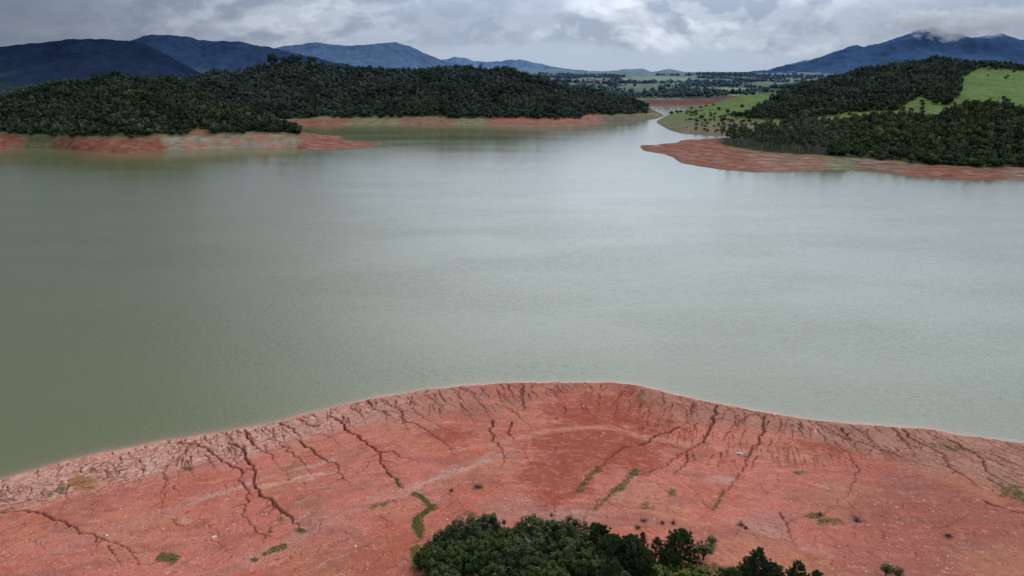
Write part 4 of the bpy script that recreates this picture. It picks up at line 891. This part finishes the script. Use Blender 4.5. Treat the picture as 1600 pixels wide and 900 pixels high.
# ------------------------------------------------------------------ near trees
def broadleaf(seed, R=3.2, Hh=6.5, tint=(.040, .066, .017), n=9000):
    rs = np.random.RandomState(seed); tr = MB(); cr = MB(); bc = (.12, .085, .06)
    tips = []
    for s in range(rs.randint(2, 4)):
        an = rs.uniform(0, 6.28); e = np.array([math.cos(an)*R*.25, math.sin(an)*R*.25, Hh*.5]); v, f = tube([(0, 0, -.6), e*.5, e], [.17, .13, .09]); tr.add(v, f, bc)
        for q in range(6):
            a2 = rs.uniform(0, 6.28); rr = R*rs.uniform(.35, .85); t = e+np.array([math.cos(a2)*rr, math.sin(a2)*rr, Hh*rs.uniform(.05, .38)]); v, f = tube([e, (e+t)/2+rs.normal(size=3)*.15, t], [.08, .05, .02], 5); tr.add(v, f, bc); tips.append(t)
    # clumps over a domed crown
    ncl = 95; d = rs.normal(size=(ncl, 3)); d[:, 2] = np.abs(d[:, 2])*1.0-.35; d /= np.linalg.norm(d, axis=1)[:, None]
    cc = d*np.array([R, R, Hh*.42])*rs.uniform(.66, 1.10, (ncl, 1))+np.array([0, 0, Hh*.58]); cr_ = rs.uniform(.28, .70, ncl)*R/3.2; k = n//ncl
    for c0, r0 in zip(cc, cr_):
        dd = rs.normal(size=(k, 3)); dd /= np.linalg.norm(dd, axis=1)[:, None]; dd[:, 2] = dd[:, 2]*1.15+.15
        c = c0+dd*r0*rs.uniform(.45, 1.08, (k, 1))**.6; v, f = quads(c, .15, rs, .4, dd, .55)
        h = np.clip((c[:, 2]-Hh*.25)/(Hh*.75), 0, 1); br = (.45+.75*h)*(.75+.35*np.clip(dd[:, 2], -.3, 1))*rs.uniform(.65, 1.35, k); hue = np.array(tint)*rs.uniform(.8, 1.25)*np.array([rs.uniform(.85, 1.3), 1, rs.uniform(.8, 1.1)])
        cr.add(v, f, np.repeat(br, 4)[:, None]*hue)
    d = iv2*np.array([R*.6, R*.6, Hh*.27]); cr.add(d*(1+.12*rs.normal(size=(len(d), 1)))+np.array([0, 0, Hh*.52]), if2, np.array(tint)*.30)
    return tr.mesh('trunk', [M_bark]), cr.mesh('crown', [M_leaf])
def pine(seed, Hh=8, R=2.6, tint=(.026, .050, .016), dens=1.0):
    rs = np.random.RandomState(seed); tr = MB(); cr = MB(); bc = (.11, .07, .05)
    v, f = tube([(0, 0, -.6), (rs.normal()*.1, rs.normal()*.1, Hh*.5), (0, 0, Hh*.97)], [.17, .11, .03]); tr.add(v, f, bc)
    lev = np.arange(Hh*.12, Hh*.97, Hh*.042)
    for z in lev:
        t = (z-Hh*.16)/(Hh*.8); L_ = R*max(0, 1-t)**.62*(.75+.25*math.sin(min(1, t*5)*1.57))+.15
        for q in range(int(rs.randint(5, 8)*dens+.5)):
            an = rs.uniform(0, 6.28); l = L_*rs.uniform(.55, 1.12); rise = l*rs.uniform(.15, .6)
            e = np.array([math.cos(an)*l, math.sin(an)*l, z+rise]); b0 = np.array([0, 0, z]); v, f = tube([b0, (b0+e)/2-[0, 0, .08], e], [.05, .03, .012], 4); tr.add(v, f, bc)
            nt_ = max(2, int(l/.36)); shade = rs.uniform(.7, 1.3)
            for s in range(nt_):
                u = .35+.65*(s+1)/nt_; c = b0+(e-b0)*u+rs.normal(size=3)*.16*min(1, l); k = 34
                d = rs.normal(size=(k, 3)); d[:, 2] = np.abs(d[:, 2])+.5; d += (e-b0)/max(l, .3)*.6; d /= np.linalg.norm(d, axis=1)[:, None]
                ln_ = rs.uniform(.22, .44, (k, 1)); sd = np.cross(d, rs.normal(size=(k, 3))); sd /= np.linalg.norm(sd, axis=1)[:, None]; sd *= .05
                b1 = c+rs.normal(size=(k, 3))*.06; V = np.stack([b1-sd, b1+sd, b1+d*ln_], 1).reshape(-1, 3)
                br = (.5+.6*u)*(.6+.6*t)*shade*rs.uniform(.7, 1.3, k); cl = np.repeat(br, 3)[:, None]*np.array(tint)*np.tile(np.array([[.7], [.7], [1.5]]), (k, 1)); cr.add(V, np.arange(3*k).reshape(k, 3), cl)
    return tr.mesh('trunk', [M_bark]), cr.mesh('crown', [M_leaf])
BL = [broadleaf(s, R, h, ti) for s, R, h, ti in ((201, 3.3, 6.5, (.036,.060,.018)), (202, 2.8, 5.6, (.031,.052,.017)), (203, 3.0, 6.2, (.043,.064,.023)), (204, 2.4, 4.8, (.034,.056,.015)), (205, 3.4, 6.8, (.040,.058,.024)))]
BUSH = broadleaf(221, 1.6, 2.6, (.105, .135, .034), 2600)
SPARSE = broadleaf(222, 1.3, 3.2, (.10, .12, .045), 700)
PN = [pine(s, h, R, ti) for s, h, R, ti in ((301, 8.0, 3.6, (.034,.062,.020)), (302, 7.0, 3.0, (.032,.058,.020)), (303, 9.0, 3.0, (.028,.052,.018)))]
PNS = pine(310, 5.5, 1.6, (.052, .075, .028), .55)
def plant(name, mesh2, px_, py_, crown_h, lab, cat='tree', sc=1.0, grp=None):
    """px,py = where the middle of the crown sits; crown_h = its height above ground in metres"""
    a, s = ray(px_, py_); Y = 110.0
    for _ in range(15): Y = (float(ground_at(np.array(a*Y), np.array(Y)))+crown_h*sc-H)/s
    x, y = float(a*Y), float(Y); e = bpy.data.objects.new(name, None); C.objects.link(e); e.location = (x, y, float(ground_at(np.array(x), np.array(y)))); e.rotation_euler.z = random.uniform(0, 6.28); e.scale = (sc, sc, sc*random.uniform(.95, 1.08))
    link('trunk', mesh2[0], e); link('crown', mesh2[1], e); tag(e, lab, cat, grp); return e
bl = [(672,872,3,'leafy dark tree at the left end of the foreground clump',.85),(690,853,1,'small round tree on the upper left corner of the foreground clump',.8),(705,888,0,'dark tree low on the left side of the foreground clump',1.0),(730,845,4,'broad tree on the upper left of the foreground clump',1.0),(763,838,2,'tallest looking rounded tree at the top of the clump left half',.95),(752,880,0,'full crowned tree in the left middle of the foreground clump',1.0),
 (795,848,3,'greyish green tree left of the dip in the clump top',1.1),(800,888,4,'wide tree in the bottom middle of the foreground clump',1.0),(830,838,0,'tree right of the dip in the clump top beside grey twigs',.9),(862,842,2,'bright topped tree in the upper middle of the clump',.9),(845,880,1,'tree in front of the bright topped tree',1.15),(892,842,4,'rounded tree left of the dark pine in the clump',.85),(893,882,0,'wide tree in the bottom right middle of the clump',1.0),(930,892,2,'tree in the lower right of the foreground clump',.9),
 (668,915,3,'tree cut by the frame under the left end of the clump',.75),(700,925,2,'tree cut by the bottom frame left of the clump middle',1.0),(770,925,1,'tree cut by the bottom frame under the clump middle',1.15),(850,925,0,'tree cut by the bottom frame right of the clump middle',1.0),(920,935,3,'tree cut by the bottom frame near the clump right end',1.2),(975,928,2,'tree cut by the bottom frame below the right pines',.9)]
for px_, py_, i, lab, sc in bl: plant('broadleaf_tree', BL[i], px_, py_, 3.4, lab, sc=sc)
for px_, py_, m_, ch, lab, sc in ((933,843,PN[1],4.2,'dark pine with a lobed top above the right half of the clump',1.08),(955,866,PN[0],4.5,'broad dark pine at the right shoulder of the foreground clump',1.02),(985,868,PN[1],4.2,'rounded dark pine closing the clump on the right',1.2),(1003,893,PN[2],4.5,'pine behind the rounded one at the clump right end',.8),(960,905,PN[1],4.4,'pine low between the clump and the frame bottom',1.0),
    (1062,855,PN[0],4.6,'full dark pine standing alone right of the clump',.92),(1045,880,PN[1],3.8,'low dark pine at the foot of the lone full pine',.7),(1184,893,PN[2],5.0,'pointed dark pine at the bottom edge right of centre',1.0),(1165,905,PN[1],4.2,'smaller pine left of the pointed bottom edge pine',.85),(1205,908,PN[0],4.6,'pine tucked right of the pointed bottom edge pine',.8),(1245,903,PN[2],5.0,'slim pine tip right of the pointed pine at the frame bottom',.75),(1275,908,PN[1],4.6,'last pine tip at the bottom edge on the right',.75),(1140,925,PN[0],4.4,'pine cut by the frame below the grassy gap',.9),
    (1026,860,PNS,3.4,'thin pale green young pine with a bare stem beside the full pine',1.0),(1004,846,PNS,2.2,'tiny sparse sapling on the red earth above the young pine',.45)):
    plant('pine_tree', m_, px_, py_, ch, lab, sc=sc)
plant('sapling', SPARSE, 1100, 858, 1.8, 'wispy yellowish sapling right of the full pine', sc=1.0); plant('sapling', SPARSE, 1112, 847, 1.4, 'bare spindly sapling above the wispy one', sc=.55)
plant('sapling', SPARSE, 1386, 893, 1.4, 'olive sapling at the bottom edge under the right slope', sc=.7); plant('sapling', SPARSE, 1403, 898, 1.2, 'smaller sapling touching the bottom edge on the right', sc=.6)
for i, (px_, py_, sc, lab) in enumerate(((1018,894,1.1,'light green bush below the clump right end'),(1040,896,1.2,'light green bush left of the bottom grass gap'),(1065,893,1.0,'yellow green bush below the full pine'),(1085,898,.9,'small light bush in the bottom grass gap'),(1100,900,.7,'lowest bush on the grass at the frame bottom'),(1062,905,1.1,'bush half cut by the frame below the full pine'),(1030,908,1.1,'bush half cut by the frame left of the grass gap'),(656,878,.6,'small olive bush peeking out at the clump left end'))):
    plant('bush', BUSH, px_, py_, 1.4, lab, 'bush', sc)

# ------------------------------------------------------------------ grass, stones, dead wood
mask = (green > .22)&(GX > -125)&(GX < 135)&(GY > 85)&(GY < 187)
ii, jj = np.where(mask); rs = np.random.RandomState(9); sel = rs.choice(len(ii), min(len(ii), 26000), replace=False, p=(green[ii, jj]/green[ii, jj].sum())); ii, jj = ii[sel], jj[sel]; gn = green[ii, jj]
c = np.stack([GX[ii, jj]+rs.uniform(-.1, .1, len(ii)), GY[ii, jj]+rs.uniform(-.1, .1, len(ii)), Z[ii, jj]-.02], 1)
an = rs.uniform(0, 6.28, len(c)); d = np.stack([np.cos(an), np.sin(an), 0*an], 1)*.035; tip = c+np.stack([rs.normal(size=len(c))*.10, rs.normal(size=len(c))*.10, rs.uniform(.12, .38, len(c))*(.4+gn)], 1)
V = np.stack([c-d*1.6, c+d*1.6, tip], 1).reshape(-1, 3); gcol = np.array([.13, .17, .036])*rs.uniform(.55, 1.35, (len(c), 1)); gcol[:, 0] *= rs.uniform(.8, 1.5, len(c))
tag(link('grass', mesh_np('grass', V, np.arange(len(V)).reshape(-1, 3), np.repeat(gcol, 3, 0), False, [M_grass])), 'patches of short grass on the red earth and in the gullies', 'grass', kind='stuff')
# low weeds as tiny leaf clumps
k = rs.choice(len(c), 2600, replace=False); cen = np.repeat(c[k], 7, 0)+rs.normal(size=(2600*7, 3))*[.16, .16, .07]+[0, 0, .14]; v, f = quads(cen, .10, rs, .5, np.tile([0, 0, 1.], (len(cen), 1)), .6)
tag(link('ground_cover', mesh_np('ground_cover', v, f, np.repeat(np.array([.075, .105, .028])*rs.uniform(.6, 1.4, (len(cen), 1)), 4, 0), False, [M_grass])), 'low weeds and creepers spreading in the gully bottoms', 'ground cover', kind='stuff')
# stones
n = 3200; px_ = rs.uniform(-20, 1620, n*4); py_ = rs.uniform(620, 900, n*4); x, y = unproj(px_, py_); d_ = sdist(x, y); cl = fbm(x, y, 9, 3, 74); k = (d_ > .8)&(cl+rs.rand(n*4)*.5 > .2); x, y = x[k][:n], y[k][:n]; z = ground_at(x, y)
sz = rs.uniform(.04, .13, len(x))*(1+1.6*(rs.rand(len(x)) > .985)); sv = np.array([(-1,-1,-.3),(1,-1,-.3),(1.1,1,-.3),(-1,1,-.3),(-.6,-.5,.6),(.5,-.6,.7),(.6,.6,.5),(-.5,.5,.65)]); sf = np.array([(0,1,5,4),(1,2,6,5),(2,3,7,6),(3,0,4,7),(4,5,6,7)])
an = rs.uniform(0, 6.28, len(x)); V = sv[None]*sz[:, None, None]*rs.uniform(.6, 1.5, (len(x), 1, 3)); cs, sn = np.cos(an)[:, None], np.sin(an)[:, None]
V = np.stack([V[..., 0]*cs-V[..., 1]*sn+x[:, None], V[..., 0]*sn+V[..., 1]*cs+y[:, None], V[..., 2]*.6+z[:, None]], -1).reshape(-1, 3)
fc = (sf[None]+(np.arange(len(x))*8)[:, None, None]).reshape(-1, 4); scol = np.where(rs.rand(len(x), 1) < .55, [[.56, .40, .33]], [[.24, .085, .06]])*rs.uniform(.7, 1.2, (len(x), 1))
tag(link('gravel', mesh_np('gravel', V, fc, np.repeat(scol, 8, 0), False, [M_stone])), 'pale and red stones strewn over the bare bank', 'gravel', kind='stuff')
# dead shrubs
def dead(seed, R, up):
    rs = np.random.RandomState(seed); m = MB()
    for q in range(22):
        an = rs.uniform(0, 6.28); l = R*rs.uniform(.4, 1.2); p = np.array([rs.normal()*.06, rs.normal()*.06, -.05]); P = [p]
        for s in range(3): p = p+np.array([math.cos(an)*l/3, math.sin(an)*l/3, rs.uniform(.02, .30)*R])+rs.normal(size=3)*.07; P.append(p)
        v, f = tube(P, [.045, .035, .022, .01], 5); m.add(v, f, (.085, .062, .055))
        for s in (1, 2):
            e = P[s]+rs.normal(size=3)*.25*R; e[2] = abs(e[2]); v, f = tube([P[s], e], [.02, .008], 4); m.add(v, f, (.10, .075, .065))
    if up: v, f = tube([(0, 0, -.2), (.05, 0, up*.6), (.0, .05, up)], [.09, .07, .04], 6); m.add(v, f, (.06, .045, .04))
    return m.mesh('dead_shrub', [M_bark])
for i, (px_, py_, R, up, lab) in enumerate(((1338,815,1.9,1.3,'largest dark dead shrub with an upright stump on the right slope'),(1281,806,.8,1.1,'small dead stump in the green patch on the right'),(1158,821,1.1,1.0,'grey dead shrub beside a pale patch of earth'),(1052,818,.9,1.0,'thin dead stick shrub above the full pine'),(1006,815,1.0,0,'flat dead brush left of the stick shrub'),(997,826,1.0,0,'dark flat branch pile above the young pine'),(1034,818,.8,.8,'dead twigs between the two brush piles'),(862,806,.7,.7,'dead twig above the middle of the clump'),(748,762,1.1,.4,'dry dark shrub on the slope above the clump'),(705,768,.9,.4,'dry shrub right of the green gully'),(1165,826,.6,.7,'second smaller dead stump beside the grey one'),(890,812,.6,.5,'dead twig above the dark pine'),(1480,838,1.2,0,'bleached driftwood pile on the far right slope'))):
    x, y = unproj(px_, py_); x, y = float(x), float(y); tag(link('dead_shrub', dead(400+i, R*.75, up*.8), None, (x, y, float(ground_at(np.array(x), np.array(y))))), lab, 'dead shrub')
# grey leafless tree inside the clump
m = MB(); rs = np.random.RandomState(55)
def grow(p, d, l, r, lv):
    e = p+d*l; v, f = tube([p, (p+e)/2+rs.normal(size=3)*.05*l, e], [r, r*.8, r*.6], 5); m.add(v, f, (.27, .235, .215))
    if lv:
        for q in range(4 if lv > 1 else 5):
            nd = d+rs.normal(size=3)*.55; nd[2] = abs(nd[2])*.8+.1; nd /= np.linalg.norm(nd); grow(p+(e-p)*rs.uniform(.5, 1), nd, l*.66, r*.55, lv-1)
grow(np.array([0, 0, -.4]), np.array([0, 0, 1.]), 3.0, .12, 4)
a, s = ray(828, 838); Y = 110.0
for _ in range(15): Y = (float(ground_at(np.array(a*Y), np.array(Y)))+5.4-H)/s
tag(link('bare_tree', m.mesh('bare_tree', [M_bark]), None, (float(a*Y), float(Y), float(ground_at(np.array(a*Y), np.array(Y))))), 'grey leafless tree showing between the green crowns of the clump', 'tree')
# pale blue scrap
m = MB(); rs = np.random.RandomState(3); gxv, gyv = np.meshgrid(np.linspace(-.6, .6, 10), np.linspace(-.32, .32, 6), indexing='ij'); zv = .14+.10*np.sin(gxv*5)*np.cos(gyv*7)+.05*rs.normal(size=gxv.shape)
m.add(np.stack([gxv+.06*rs.normal(size=gxv.shape), gyv+.05*rs.normal(size=gxv.shape), np.maximum(zv, .03)], -1).reshape(-1, 3), gridfaces(10, 6)[:, ::-1], (.42, .50, .60))
x, y = unproj(1156, 709.5); x, y = float(x), float(y); tag(link('plastic_sheet', m.mesh('plastic_sheet', [M_paint]), None, (x, y, float(ground_at(np.array(x), np.array(y))))), 'crumpled pale blue scrap lying left of the long right gully', 'litter')
